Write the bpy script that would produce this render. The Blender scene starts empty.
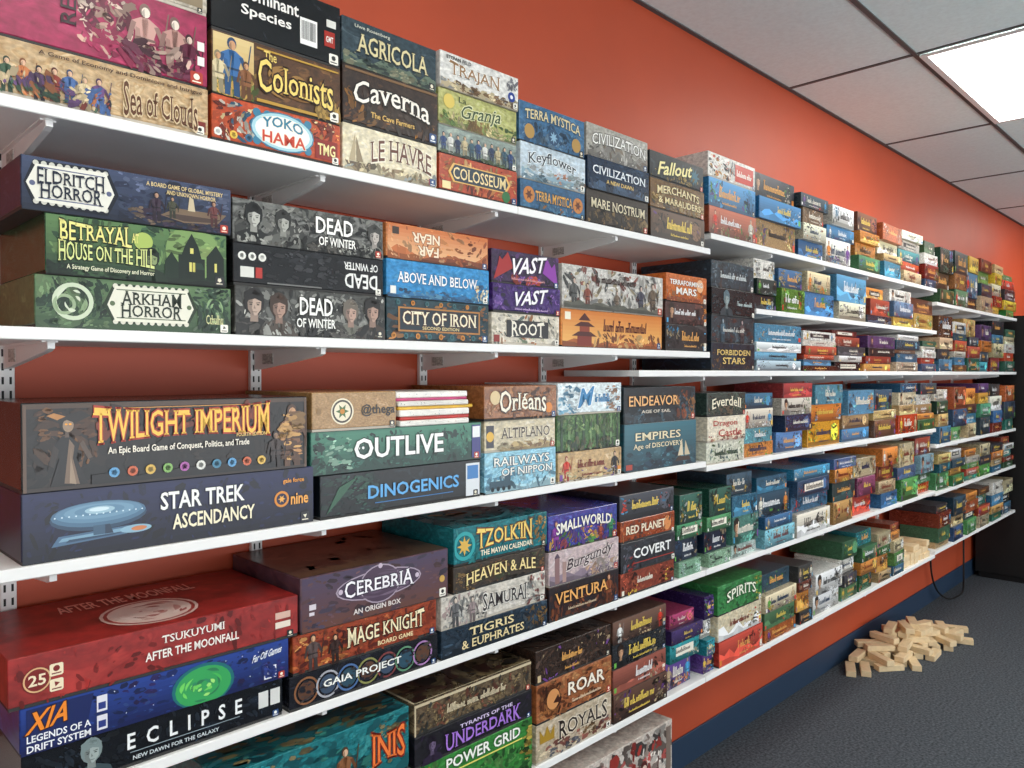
import bpy, bmesh, math, random, colorsys
from mathutils import Vector
SC=bpy.context.scene; COL=SC.collection
try: SC.view_settings.view_transform='Standard'
except Exception: pass
PI=math.pi
# ---------------- camera model (wall at y=0, room at y<0, x runs along the wall)
F=769.0; VX,VY=1275.0,373.0
TH=math.pi/2-math.atan2(VX-512.0,F)    # yaw away from the wall normal
CAMZ=1.51; DW=1.6; SD=0.30; D=DW-SD
def s_of(x,dist=D): return dist*math.tan(TH+math.atan((x-512.0)/F))
# ---------------- colours and materials
def lin(c): return c/12.92 if c<=.04045 else ((c+.055)/1.055)**2.4
def hx(h):
    return tuple(lin(int(h[i:i+2],16)/255) for i in (0,2,4))+(1.0,)
def mul(c,k): return tuple(min(1,v*k) for v in c[:3])+(1.0,)
def shade(h,k):
    return ''.join('%02x'%max(0,min(255,int(int(h[i:i+2],16)*k+(14 if k>1 else 0)))) for i in (0,2,4))
def new_mat(name):
    m=bpy.data.materials.new(name); m.use_nodes=True
    nt=m.node_tree; b=nt.nodes['Principled BSDF']; return m,nt,b
def plain(name,h,rough=.5,metal=0.0,noise=0.0,scale=40,bump=0.0):
    m,nt,b=new_mat(name); b.inputs['Base Color'].default_value=hx(h)
    b.inputs['Roughness'].default_value=rough; b.inputs['Metallic'].default_value=metal
    if noise or bump:
        tc=nt.nodes.new('ShaderNodeTexCoord'); n=nt.nodes.new('ShaderNodeTexNoise')
        n.inputs['Scale'].default_value=scale; n.inputs['Detail'].default_value=5
        nt.links.new(tc.outputs['Object'],n.inputs['Vector'])
        if noise:
            c=hx(h); r=nt.nodes.new('ShaderNodeValToRGB')
            r.color_ramp.elements[0].position=.32; r.color_ramp.elements[1].position=.68
            r.color_ramp.elements[0].color=mul(c,1-noise); r.color_ramp.elements[1].color=mul(c,1+noise)
            nt.links.new(n.outputs['Fac'],r.inputs['Fac']); nt.links.new(r.outputs['Color'],b.inputs['Base Color'])
        if bump:
            bp=nt.nodes.new('ShaderNodeBump'); bp.inputs['Strength'].default_value=bump; bp.inputs['Distance'].default_value=.004
            nt.links.new(n.outputs['Fac'],bp.inputs['Height']); nt.links.new(bp.outputs['Normal'],b.inputs['Normal'])
    return m
SEED=[0]
def art_mat(cols,scale=18):
    SEED[0]+=1; k=SEED[0]
    m,nt,b=new_mat('printed_card'); b.inputs['Roughness'].default_value=(.24,.3,.38)[k%3]
    cs=[hx(c) for c in cols.split()]
    if len(cs)==1:
        c=cs[0]; cs=[mul(c,.6),c,tuple(min(1,v*1.3+.012) for v in c[:3])+(1,)]
    elif len(cs)==3: cs=[cs[1],cs[0],cs[2]]
    tc=nt.nodes.new('ShaderNodeTexCoord'); mp=nt.nodes.new('ShaderNodeMapping')
    mp.inputs['Location'].default_value=(k*3.17,k*1.31,k*.77); mp.inputs['Scale'].default_value=(1,1,1.6)
    n=nt.nodes.new('ShaderNodeTexNoise'); n.inputs['Scale'].default_value=scale; n.inputs['Detail'].default_value=6; n.inputs['Distortion'].default_value=1.8
    n2=nt.nodes.new('ShaderNodeTexNoise'); n2.inputs['Scale'].default_value=scale*5; n2.inputs['Detail'].default_value=4
    r=nt.nodes.new('ShaderNodeValToRGB'); el=r.color_ramp.elements
    el[0].position=.34; el[0].color=cs[0]; el[1].position=.66; el[1].color=cs[-1]
    e=el.new(.5); e.color=cs[len(cs)//2]
    e=el.new(.57); e.color=mul(cs[0],1.15)
    mr=nt.nodes.new('ShaderNodeMapRange'); mr.inputs['From Min'].default_value=.3; mr.inputs['From Max'].default_value=.7
    mr.inputs['To Min'].default_value=.68; mr.inputs['To Max'].default_value=1.2
    hs=nt.nodes.new('ShaderNodeHueSaturation')
    L=nt.links.new
    L(tc.outputs['Object'],mp.inputs['Vector']); L(mp.outputs['Vector'],n.inputs['Vector']); L(mp.outputs['Vector'],n2.inputs['Vector'])
    L(n.outputs['Fac'],r.inputs['Fac']); L(n2.outputs['Fac'],mr.inputs['Value']); L(mr.outputs['Result'],hs.inputs['Value'])
    L(r.outputs['Color'],hs.inputs['Color']); L(hs.outputs['Color'],b.inputs['Base Color'])
    return m
M={}
M['shelf']=plain('white_shelf_laminate','efeeec',.45,noise=.02,scale=6)
M['bracket']=plain('white_powder_coat','eeedeb',.4)
M['slot']=plain('slot_shadow','2a2a2a',.8)
M['sticker']=plain('worn_paper_sticker','b9b6b0',.7,noise=.45,scale=220)
M['base']=plain('box_base_card','2b2a29',.6)
M['base2']=plain('box_base_pale','b9b0a2',.6)
M['wall']=plain('orange_red_paint','b94b2a',.5,noise=.05,scale=3,bump=.05)
M['wall2']=plain('pale_paint','e4e2de',.7)
M['board']=plain('navy_vinyl_baseboard','213750',.5)
M['ceil']=plain('ceiling_tile','e6f8f8',.9,noise=.04,scale=60,bump=.3)
M['tbar']=plain('dark_ceiling_grid','555555',.6)
M['carpet']=plain('grey_speckled_carpet','474d54',.95,noise=.62,scale=95,bump=.6)
M['wood']=plain('pale_pine','e3c9a0',.6,noise=.1,scale=25)
M['black']=plain('black_laminate','0b0b0c',.5)
M['steel']=plain('dull_steel','8a8a8a',.35,1.0)
M['rubber']=plain('black_rubber','0c0c0c',.6)
M['frame']=plain('added_window_grey','8c8f92',.4,.6)
m,nt,b=new_mat('light_diffuser'); b.inputs['Base Color'].default_value=(1,1,1,1)
b.inputs['Emission Color'].default_value=(1,.965,.9,1); b.inputs['Emission Strength'].default_value=11.0; M['glow']=m
m,nt,b=new_mat('printed_ink'); a=nt.nodes.new('ShaderNodeAttribute'); a.attribute_name='Col'
nt.links.new(a.outputs['Color'],b.inputs['Base Color']); b.inputs['Roughness'].default_value=.3; M['ink']=m
# ---------------- object helpers
def link(name,me,mat,parent=None,loc=(0,0,0),rz=0):
    o=bpy.data.objects.new(name,me); COL.objects.link(o)
    if mat is not None and not me.materials: me.materials.append(mat)
    o.location=loc; o.rotation_euler=(0,0,rz)
    if parent: o.parent=parent
    return o
def empty(name,loc,rz=0):
    o=bpy.data.objects.new(name,None); COL.objects.link(o); o.location=loc; o.rotation_euler=(0,0,rz); o.empty_display_size=.05; return o
def tag(o,label,cat,group=None):
    o['label']=label; o['category']=cat
    if group: o['group']=group
    return o
def bm_box(bm,x0,x1,y0,y1,z0,z1):
    v=[bm.verts.new(p) for p in ((x0,y0,z0),(x1,y0,z0),(x1,y1,z0),(x0,y1,z0),(x0,y0,z1),(x1,y0,z1),(x1,y1,z1),(x0,y1,z1))]
    for f in ((3,2,1,0),(4,5,6,7),(0,1,5,4),(1,2,6,5),(2,3,7,6),(3,0,4,7)): bm.faces.new([v[i] for i in f])
def bm_mesh(bm,name,bev=0,seg=1):
    if bev: bmesh.ops.bevel(bm,geom=list(bm.edges),offset=bev,segments=seg,affect='EDGES',profile=.5)
    me=bpy.data.meshes.new(name); bm.to_mesh(me); bm.free(); return me
def box_me(name,x0,x1,y0,y1,z0,z1,bev=0,seg=1):
    bm=bmesh.new(); bm_box(bm,x0,x1,y0,y1,z0,z1); return bm_mesh(bm,name,bev,seg)
def struct(name,me,mat,loc=(0,0,0)):
    o=link(name,me,mat,None,loc); o['kind']='structure'; return o
# ---------------- print (artwork + lettering) builder
TC={}
def text_geo(s,off):
    """flat lettering; a leading ~ asks for serifs on the stem ends"""
    k=(s,off)
    if k in TC: return TC[k]
    serif=s[0]=='~'; t=s[1:] if serif else s
    cu=bpy.data.curves.new('t','FONT'); cu.body=t; cu.size=1; cu.offset=off; cu.resolution_u=2
    ob=bpy.data.objects.new('t',cu); me=bpy.data.meshes.new_from_object(ob)
    vs=[(v.co.x,v.co.y) for v in me.vertices]; fs=[tuple(p.vertices) for p in me.polygons]
    bpy.data.meshes.remove(me); bpy.data.objects.remove(ob); bpy.data.curves.remove(cu)
    if serif and vs:
        cnt={}
        for f in fs:
            for i in range(len(f)):
                a,b_=f[i],f[(i+1)%len(f)]; a2=(round(vs[a][0],4),round(vs[a][1],4)); b2=(round(vs[b_][0],4),round(vs[b_][1],4))
                key=(a2,b2) if a2<b2 else (b2,a2); cnt[key]=cnt.get(key,0)+1
        ex=.06; th=.042
        for (p,q),n in cnt.items():
            L_=abs(p[0]-q[0])
            if n==1 and abs(p[1]-q[1])<.004 and .05<L_<.26:
                y=p[1]; xa,xb=min(p[0],q[0])-ex,max(p[0],q[0])+ex
                up= y<.25+off
                if .2+off<y<.44: continue
                y0,y1=(y,y+th) if up else (y-th,y)
                i=len(vs); vs+= [(xa,y0),(xb,y0),(xb,y1),(xa,y1)]
                fs.append((i,i+1,i+2,i+3))
    TC[k]=(vs,fs); return TC[k]
class PB:
    def __init__(s,w,h,fn): s.w=w; s.h=h; s.fn=fn; s.v=[]; s.f=[]; s.c=[]; s.layer=0
    def poly(s,pts,c):
        n=len(s.v); e=.0007+.000035*s.layer; W=s.w*.496
        s.v+= [s.fn(min(max(x,-W),W),min(max(z,s.h*.008),s.h*.99),e) for x,z in pts]; s.f.append(tuple(range(n,n+len(pts)))); s.c.append(c)
    def mesh(s,name):
        me=bpy.data.meshes.new(name); me.from_pydata(s.v,[],s.f)
        at=me.color_attributes.new('Col','FLOAT_COLOR','CORNER'); buf=[]
        for f,c in zip(s.f,s.c): buf+=list(c)*len(f)
        at.data.foreach_set('color',buf); me.materials.append(M['ink']); return me
def ell(cx,cy,rx,ry,n=18,a0=0): return [(cx+rx*math.cos(a0+2*PI*i/n),cy+ry*math.sin(a0+2*PI*i/n)) for i in range(n)]
def draw(pb,p,rng):
    k=p[0]; w,h=pb.w,pb.h; U=lambda u:(u-.5)*w; V=lambda v:v*h
    pb.layer+=1
    if k=='R':
        _,a,b_,c,d,col=p; pb.poly([(U(a),V(b_)),(U(c),V(b_)),(U(c),V(d)),(U(a),V(d))],hx(col))
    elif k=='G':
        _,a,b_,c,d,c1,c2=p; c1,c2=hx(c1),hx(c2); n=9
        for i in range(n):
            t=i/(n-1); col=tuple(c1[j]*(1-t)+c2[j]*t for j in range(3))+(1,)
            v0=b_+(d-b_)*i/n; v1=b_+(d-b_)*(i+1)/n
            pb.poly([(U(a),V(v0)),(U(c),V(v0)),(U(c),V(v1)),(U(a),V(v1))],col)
    elif k=='E': _,u,v,ru,rv,col=p; pb.poly(ell(U(u),V(v),ru*w,rv*h,22),hx(col))
    elif k=='C': _,u,v,r,col=p; pb.poly(ell(U(u),V(v),r*h,r*h,22),hx(col))
    elif k=='O':
        _,u,v,r,t,col=p; n=24; o=ell(U(u),V(v),r*h,r*h,n); i_=ell(U(u),V(v),(r-t)*h,(r-t)*h,n)
        for i in range(n): pb.poly([o[i],o[(i+1)%n],i_[(i+1)%n],i_[i]],hx(col))
    elif k=='P': _,pts,col=p; pb.poly([(U(a),V(b_)) for a,b_ in pts],hx(col))
    elif k=='Z':      # spiral / crescent strokes filling an ellipse
        _,u,v,ru,rv,n,cols=p; cols=cols.split()
        for i in range(n):
            a=rng.random()*2*PI; r0=rng.uniform(.15,.85); da=rng.uniform(.5,1.3); t=rng.uniform(.04,.1); cc=hx(rng.choice(cols)); m_=6
            if i%5==0: pb.layer+=1
            for j in range(m_):
                a0=a+da*j/m_; a1=a+da*(j+1)/m_; th0=t*math.sin(PI*j/m_); th1=t*math.sin(PI*(j+1)/m_)
                q=lambda aa,rr:(U(u)+ru*w*rr*math.cos(aa),V(v)+rv*h*rr*math.sin(aa))
                pb.poly([q(a0,r0-th0),q(a1,r0-th1),q(a1,r0+th1+.005),q(a0,r0+th0+.005)],cc)
    elif k=='T':
        _,s,u,v,wu,hv,col=p[:7]; out=p[7] if len(p)>7 else None; sty=p[8] if len(p)>8 else 0
        vs,fs=text_geo(s,.008 if s[0]=='~' else .02)
        if not vs: return
        x0=min(a for a,_ in vs); x1=max(a for a,_ in vs); y0=min(b_ for _,b_ in vs); y1=max(b_ for _,b_ in vs)
        sx=wu*w/(x1-x0); sy=hv*h/(y1-y0); cx=(x0+x1)/2; cy=(y0+y1)/2; r=-1 if sty==1 else 1
        if sty==5: sx=wu*h/(x1-x0); sy=hv*w/(y1-y0)
        hw=wu*w/2
        def place(q):
            x=(q[0]-cx)*sx*r; z=(q[1]-cy)*sy*r
            if sty==2: z+=hv*h*.34*(.5-(x/hw)**2)
            if sty==3: x+=z*.32; z+=x*.12
            if sty==4: z*=1+.45*((x/hw)**2)
            if sty==5: x,z=-z,x
            return (U(u)+x,V(v)+z)
        for g,c in ((text_geo(s,.055),out),((vs,fs),col)):
            if c is None: continue
            pb.layer+=1; cc=hx(c)
            for f in g[1]: pb.poly([place(g[0][i]) for i in f],cc)
    elif k=='S':      # painterly brush work: colour and direction drift smoothly across the area
        _,a,b_,c,d,n,cols=p; cols=cols.split(); nc=len(cols)
        ph=[rng.uniform(0,6.3) for _ in range(6)]; k1=rng.uniform(14,30); k2=rng.uniform(20,45); k3=rng.uniform(25,60); k4=rng.uniform(30,70)
        N=int(n*4.2); mode=rng.randrange(3)
        for i in range(N):
            f=i/N; x=U(rng.uniform(a,c)); z=V(rng.uniform(b_,d)); q=h*(rng.uniform(.05,.1) if f<.3 else rng.uniform(.014,.045))
            if i%12==0: pb.layer+=1
            val=(math.sin(x*k3+ph[0])+math.sin(z*k4+ph[1]+x*11)+2)/4
            idx=int(val*nc*.999) if rng.random()<.75 else rng.randrange(nc)
            cc=mul(hx(cols[idx]),(.62 if f<.3 else rng.uniform(.75,1.2))*(.85+.3*math.sin(x*k1*2+z*k2)))
            t=(1.3*math.sin(x*k1+ph[2])+1.1*math.cos(z*k2+ph[3]) if mode==0 else (.12*math.sin(x*k1) if mode==1 else rng.uniform(0,6)))+rng.gauss(0,.2)
            L_=q*rng.uniform(1.0,2.0); W_=q*rng.uniform(.35,.8); cs,sn=math.cos(t),math.sin(t)
            pb.poly([(x+cs*u_-sn*v_,z+sn*u_+cs*v_) for u_,v_ in ((-L_,-.3*W_),(-.6*L_,-.9*W_),(.5*L_,-W_),(L_,-.2*W_),(.7*L_,.8*W_),(-.5*L_,W_))],cc)
    elif k=='F':
        _,u,v,hv,col=p[:5]; hd=p[5] if len(p)>5 else col; H=hv*h; x=U(u); z=V(v); c=hx(col); d=mul(c,.5); l=mul(c,1.5)
        q=lambda pts,cc: pb.poly([(x+a*H,z+b_*H) for a,b_ in pts],cc)
        q([(-.13,0),(-.03,0),(-.01,.42),(-.13,.42)],d); q([(.04,0),(.15,0),(.13,.42),(.01,.42)],mul(d,.8))
        pb.layer+=1
        q([(-.16,.34),(.16,.34),(.13,.5),(.19,.7),(.06,.78),(-.06,.78),(-.19,.7),(-.13,.5)],c)
        q([(-.02,.36),(.02,.36),(.05,.76),(-.05,.76)],l)
        pb.layer+=1
        q([(.13,.68),(.2,.7),(.31,.46),(.25,.42)],d); q([(-.13,.68),(-.2,.7),(-.27,.4),(-.21,.38)],d); q([(-.15,.44),(.15,.44),(.15,.48),(-.15,.48)],mul(d,.6))
        q([(.24,.3),(.27,.3),(.36,.95),(.34,.95)],mul(d,.7))
        q([(-.16,.34),(-.05,.34),(-.08,.6),(-.14,.62)],mul(c,.7))
        pb.poly(ell(x,z+.89*H,.085*H,.11*H,12),mul(d,.7)); pb.layer+=1; pb.poly(ell(x+.01*H,z+.865*H,.062*H,.08*H,12),hx(hd)); pb.layer+=1
        pb.poly([(x-.05*H,z+.86*H),(x-.03*H,z+.8*H),(x+.0*H,z+.79*H),(x-.01*H,z+.92*H)],mul(hx(hd),.55))
    elif k=='H':
        _,u,v,hv,col,skin,hair=p; H=hv*h; x=U(u); z=V(v); s_=hx(skin); c=hx(col)
        pb.poly([(x-.48*H,z),(x+.48*H,z),(x+.4*H,z+.24*H),(x+.12*H,z+.36*H),(x-.12*H,z+.36*H),(x-.4*H,z+.24*H)],c)
        pb.poly([(x,z),(x+.12*H,z),(x+.05*H,z+.36*H),(x-.03*H,z+.36*H)],mul(c,1.6))
        pb.poly(ell(x,z+.7*H,.23*H,.29*H,16),hx(hair)); pb.layer+=1
        pb.poly([(x-.09*H,z+.28*H),(x+.09*H,z+.28*H),(x+.08*H,z+.5*H),(x-.08*H,z+.5*H)],mul(s_,.6)); pb.layer+=1
        pb.poly([(x-.15*H,z+.72*H),(x-.14*H,z+.54*H),(x-.05*H,z+.41*H),(x+.05*H,z+.41*H),(x+.15*H,z+.54*H),(x+.16*H,z+.72*H),(x,z+.86*H)],s_); pb.layer+=1
        pb.poly([(x-.15*H,z+.72*H),(x-.14*H,z+.54*H),(x-.05*H,z+.41*H),(x-.0*H,z+.41*H),(x-.05*H,z+.56*H),(x-.02*H,z+.84*H)],mul(s_,.5)); pb.layer+=1
        pb.poly([(x-.2*H,z+.6*H),(x-.12*H,z+.72*H),(x+.02*H,z+.76*H),(x+.18*H,z+.7*H),(x+.22*H,z+.84*H),(x,z+1.0*H),(x-.22*H,z+.88*H)],hx(hair))
        pb.poly([(x-.06*H,z+.86*H),(x+.1*H,z+.82*H),(x+.14*H,z+.88*H),(x,z+.94*H)],mul(hx(hair),1.8))
        for dx in (-.075,.085): pb.poly(ell(x+dx*H,z+.635*H,.034*H,.015*H,8),mul(s_,.1))
        pb.poly([(x-.12*H,z+.67*H),(x-.03*H,z+.66*H),(x-.03*H,z+.675*H),(x-.12*H,z+.69*H)],mul(s_,.15)); pb.poly([(x+.04*H,z+.66*H),(x+.13*H,z+.67*H),(x+.13*H,z+.69*H),(x+.04*H,z+.675*H)],mul(s_,.15))
        pb.poly([(x-.05*H,z+.49*H),(x+.07*H,z+.49*H),(x+.05*H,z+.475*H),(x-.04*H,z+.475*H)],mul(s_,.3))
        pb.poly([(x+.0*H,z+.63*H),(x+.035*H,z+.55*H),(x-.015*H,z+.55*H)],mul(s_,.5))
    elif k=='Q':      # unreadably small or worn lettering: joined strokes
        _,u,v,wu,hv,col=p; gh=hv*h*.8; c=hx(col); W0=wu*w
        n=max(6,int(W0/(gh*.2))); t=gh*.13; x=U(u)-W0/2; st=W0/n; i=0; first=True
        while i<n:
            if not first and rng.random()<.08: i+=1; continue
            a=gh*(1.0 if first else (rng.uniform(.85,.95) if rng.random()<.18 else rng.uniform(.42,.6))); first=False; xa=x+st*i; z0=V(v)-gh*.42; sl=a*.12
            pb.poly([(xa,z0),(xa+t,z0),(xa+t+sl,z0+a),(xa+sl,z0+a)],c)
            if rng.random()<.6: zz=z0+(a-t if rng.random()<.5 else 0); pb.poly([(xa,zz),(xa+st+t,zz),(xa+st+t,zz+t),(xa,zz+t)],c)
            i+=1
    elif k=='K':
        _,a,c,v,n,r,cols=p; cols=cols.split()
        for i in range(n):
            cc=hx(cols[i%len(cols)]); x=U(a+(c-a)*i/max(1,n-1))
            pb.poly(ell(x,V(v),r*h,r*h,12),cc); pb.poly(ell(x,V(v),r*h*.6,r*h*.6,5,i),mul(cc,.35))
    elif k=='D':      # plain dot row (scalloped plate edges)
        _,a,c,v,n,r,col=p
        for i in range(n): pb.poly(ell(U(a+(c-a)*i/max(1,n-1)),V(v),r*h,r*h,10),hx(col))
    elif k=='M':
        _,a,c,v0,vh,n,col=p; cc=hx(col)
        for lay in (0,1):
            pts=[(a+(c-a)*i/n, v0+vh*rng.uniform(.2,1)*(1-.4*lay)) for i in range(n+1)]; pb.layer+=1
            for i in range(n): pb.poly([(U(pts[i][0]),V(v0)),(U(pts[i+1][0]),V(v0)),(U(pts[i+1][0]),V(pts[i+1][1])),(U(pts[i][0]),V(pts[i][1]))],mul(cc,(1,.6)[lay]*rng.uniform(.85,1.15)))
    elif k=='X':
        _,u,v,r,n,col=p
        for i in range(n):
            a=2*PI*i/n; x,z=U(u),V(v); q=r*h
            pb.poly([(x+.45*q*math.cos(a-PI/n),z+.45*q*math.sin(a-PI/n)),(x+q*math.cos(a),z+q*math.sin(a)),(x+.45*q*math.cos(a+PI/n),z+.45*q*math.sin(a+PI/n)),(x,z)],hx(col))
    elif k=='B':
        _,u,v,wu,hv=p; draw(pb,('R',u-wu/2,v-hv/2,u+wu/2,v+hv/2,'eeeeea'),rng); pb.layer+=1
        x=u-wu*.42
        while x<u+wu*.4:
            t=wu*rng.choice((.02,.03,.05)); pb.poly([(U(x),V(v-hv*.3)),(U(x+t),V(v-hv*.3)),(U(x+t),V(v+hv*.4)),(U(x),V(v+hv*.4))],hx('181818')); x+=t+wu*rng.choice((.025,.04))
    elif k=='I':      # maker badge: small tile with a mark
        _,u,v,s_,c1,c2=p; q=s_*h; x,z=U(u),V(v)
        pb.poly([(x-q,z-.8*q),(x-.8*q,z-q),(x+.8*q,z-q),(x+q,z-.8*q),(x+q,z+.8*q),(x+.8*q,z+q),(x-.8*q,z+q),(x-q,z+.8*q)],hx(c1)); pb.layer+=1
        pb.poly(ell(x,z+.2*q,.5*q,.5*q,rng.choice((3,5,6,12)),rng.random()*3),hx(c2)); pb.poly([(x-.7*q,z-.7*q),(x+.7*q,z-.7*q),(x+.7*q,z-.5*q),(x-.7*q,z-.5*q)],hx(c2))
T=lambda *a:('T',)+a
R=lambda *a:('R',)+a
C=lambda *a:('C',)+a
S=lambda *a:('S',)+a
Q=lambda *a:('Q',)+a
E=lambda *a:('E',)+a
O=lambda *a:('O',)+a
FG=lambda *a:('F',)+a
HB=lambda *a:('H',)+a
P=lambda *a:('P',)+a
K=lambda *a:('K',)+a
DT=lambda *a:('D',)+a
Z=lambda *a:('Z',)+a
G=lambda *a:('G',)+a
MT=lambda *a:('M',)+a
X=lambda *a:('X',)+a
IC=lambda *a:('I',)+a
def Bx(h,cols,label,art=(),x=None,top=(),scale=18,pale=False,d=.275,rz=None,back=None): return dict(h=h,cols=cols,label=label,art=list(art),x=x,top=list(top),scale=scale,pale=pale,d=d,rz=rz,back=back)
RNG=random.Random(7)
def build_box(b,x0,x1,z,yf,near,group):
    w=x1-x0-.002; h=b['h']; xc=(x0+x1)/2; d=b['d']; rz=math.radians(RNG.uniform(-.5,.5))*(1 if w<.3 else .4)
    if b['rz'] is not None: rz=b['rz']; w-=2*abs(math.sin(rz))*d*.5
    mat=art_mat(b['cols'],b['scale']); rng=random.Random(int(xc*1000)+int((z-CAMZ+1.54)*977))
    front=lambda X_,Z_,e:(X_,-e,Z_)
    lip=.005 if near else 0
    lid=box_me('lid',-w/2,w/2,0,d,lip,h,.0012)
    txt=[p for p in b['art'] if p[0]=='T']; art=[p for p in b['art'] if p[0]!='T']
    if near:
        root=empty('game_box',(xc,yf,z),rz)
        link('lid',lid,mat,root)
        link('base',box_me('base',-w/2+.0012,w/2-.0012,.0012,d-.0012,0,h*.4),M['base2'] if b['pale'] else M['base'],root)
        if h<.13 and w>.12 and art: art=art+[IC(1-.085*h/w-.022,.12,.085,*rng.choice((('f0ece0','2a2a2a'),('2a2a2e','e8e0c8'),('b03a2a','f4ecd8'),('2a4a7a','f0f0e8'))))]
        pb=PB(w,h,front); pb.layer=0
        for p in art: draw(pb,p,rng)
        if pb.f: link('front_artwork',pb.mesh('front_artwork'),None,root)
        L=pb.layer
        if txt:
            pb=PB(w,h,front); pb.layer=L+1
            for p in txt: draw(pb,p,rng)
            link('title_lettering',pb.mesh('title_lettering'),None,root)
        if b['top']:
            pb=PB(w,d,lambda X_,Y_,e:(X_,Y_,h+e))
            for p in b['top']: draw(pb,p,rng)
            link('top_artwork',pb.mesh('top_artwork'),None,root)
    else:
        root=link('game_box',lid,mat,None,(xc,yf,z),rz)
        pb=PB(w,h,front)
        for p in b['art']: draw(pb,p,rng)
        if pb.f: link('front_print',pb.mesh('front_print'),None,root)
    return tag(root,b['label'],'game box',group)
def stack(rowz,x0,x1,boxes,near=True,group='game boxes',z0=0.0):
    z=CAMZ+rowz+z0
    for b in boxes:
        a,c=b['x'] or (x0,x1)
        sb=RNG.uniform(0,.008) if b['back'] is None else b['back']
        build_box(b,s_of(a),s_of(c),z,-SD+sb+.001,near,group)
        z+=b['h']+.0002
# ---------------- colour names for auto labels
def cname(h):
    r,g,b_=(int(h[i:i+2],16)/255 for i in (0,2,4)); H,S_,V_=colorsys.rgb_to_hsv(r,g,b_); H*=360
    if V_<.22: return 'black'
    if S_<.14: return 'white' if V_>.8 else 'pale grey' if V_>.6 else 'grey' if V_>.35 else 'charcoal'
    if H<14 or H>340: n='red' if V_>.45 else 'maroon'
    elif H<45:
        n='orange' if (S_>.6 and V_>.65) else 'tan' if V_>.6 else 'brown'
    elif H<68: n='yellow' if S_>.5 else 'cream'
    elif H<160: n='green' if V_>.4 else 'dark green'
    elif H<195: n='teal' if V_>.4 else 'dark teal'
    elif H<255: n='blue' if V_>.5 else 'navy'
    elif H<300: n='purple'
    else: n='magenta'
    if n in('orange','tan') and S_<.3: n='cream'
    return n
NTH=['first','second','third','fourth','fifth','sixth','seventh','eighth','ninth','tenth']
ORD=['bottom']+[n+' from bottom' for n in NTH[1:]]
ACC=['e8e2d0','f0c850','e08a3a','d8402e','4aa0d0','6ab04a','f4f4f0','1a1a1c','c8b08a','7a4a9a']
EXTRA=['3a6a8a','8a3a2a','e0d4b8','2a4a3a','c8803a','3a3a40','6a9a5a','eae6dc','5a3a6a','c0a070','2f7a80','a8442f','ece8e0']
def auto_art(c,rng,title=None):
    r,g,b_=(int(c[i:i+2],16) for i in (0,2,4)); dark=(r*.3+g*.6+b_*.1)<135
    tcol=rng.choice(['f2ecdc','f0d060','f4f4f4','f0b060']) if dark else rng.choice(['2a1c18','7a2a20','1f3a5a','1a1a1a'])
    own=' '.join([shade(c,.5),shade(c,.8),shade(c,1.3),shade(c,1.6)]); pal=' '.join(rng.sample(ACC,2))+' '+own; a=[]
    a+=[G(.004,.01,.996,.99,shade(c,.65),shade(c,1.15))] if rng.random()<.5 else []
    st=rng.randrange(6)
    if st==0: a+=[S(.02,.05,.98,.95,26,pal)]
    elif st==1: a+=[S(.02,.08,.3,.92,16,pal),S(.72,.08,.98,.92,14,pal)]
    elif st==2: a+=[('M',0.01,.99,.01,.6,9,shade(c,1.4)),S(.55,.05,.97,.8,14,pal)]
    elif st==3: a+=[FG(.12,.04,.85,rng.choice(ACC),'d8b090'),FG(.88,.04,.85,rng.choice(ACC),'d8b090'),S(.02,.02,.98,.35,18,pal)]
    elif st==4: a+=[R(.01,.04,.99,.2,shade(c,.6)),C(.83,.52,.36,shade(c,1.5)),S(.65,.2,.97,.85,10,pal),S(.03,.25,.3,.9,10,pal)]
    else: a+=[HB(.14,.02,.95,shade(c,.6),'c89a78','2a1e18'),S(.7,.05,.98,.95,16,pal),S(.25,.02,.75,.25,10,own)]
    if rng.random()<.06:
        pc='efe8d8' if dark else '2a2a2e'; a+=[R(.2,.3,.8,.76,pc)]; tcol='2a1c18' if dark else 'f2ecdc'
    u=rng.uniform(.42,.58); wu=rng.uniform(.26,.6)
    a+=[Q(u,.56,wu,rng.uniform(.3,.55),tcol)]
    if rng.random()<.5: a+=[Q(u,.2,wu*.7,.12,tcol)]
    if rng.random()<.5: a+=[R(.02,.08,.06,.28,rng.choice(ACC))]
    if rng.random()<.5: a+=[R(.93,.1,.98,.34,rng.choice(ACC))]
    return a
def filler(rowz,spec,total,runname,shelf,group,near=False,start=0,split=.3):
    for i,line in enumerate(spec):
        p=line.split(); x0,x1=float(p[0]),float(p[1]); cols=p[2:]
        tot=total; rng=random.Random(i*31+int(abs(rowz)*1000))
        if len(cols)<3 and total>.22: tot=total*.72
        cc=[]
        for c in cols:
            cc.append(shade(c,rng.choice((.85,.95,1.0))))
            if len(cols)<4 and rng.random()<split: cc.append(rng.choice(EXTRA))
        cols=cc
        ws=[rng.uniform(.55,1.45) for _ in cols]; sw=sum(ws); bs=[]
        tot*=rng.uniform(.84,1.0)
        for j,c in enumerate(cols):
            pos='top' if (j==len(cols)-1) else ORD[j]
            lab='%s game box, %s of %s stack, %s shelf of %s run'%(cname(c),pos,NTH[i+start],shelf,runname)
            e0=rng.choice((0,0,0,.04,.1))*(x1-x0); e1=rng.choice((0,0,.03,.07,.15))*(x1-x0)
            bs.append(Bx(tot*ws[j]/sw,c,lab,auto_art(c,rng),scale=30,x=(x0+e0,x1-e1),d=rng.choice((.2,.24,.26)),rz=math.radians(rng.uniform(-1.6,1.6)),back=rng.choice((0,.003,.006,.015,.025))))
        stack(rowz,x0,x1,bs,near,group)
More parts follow.
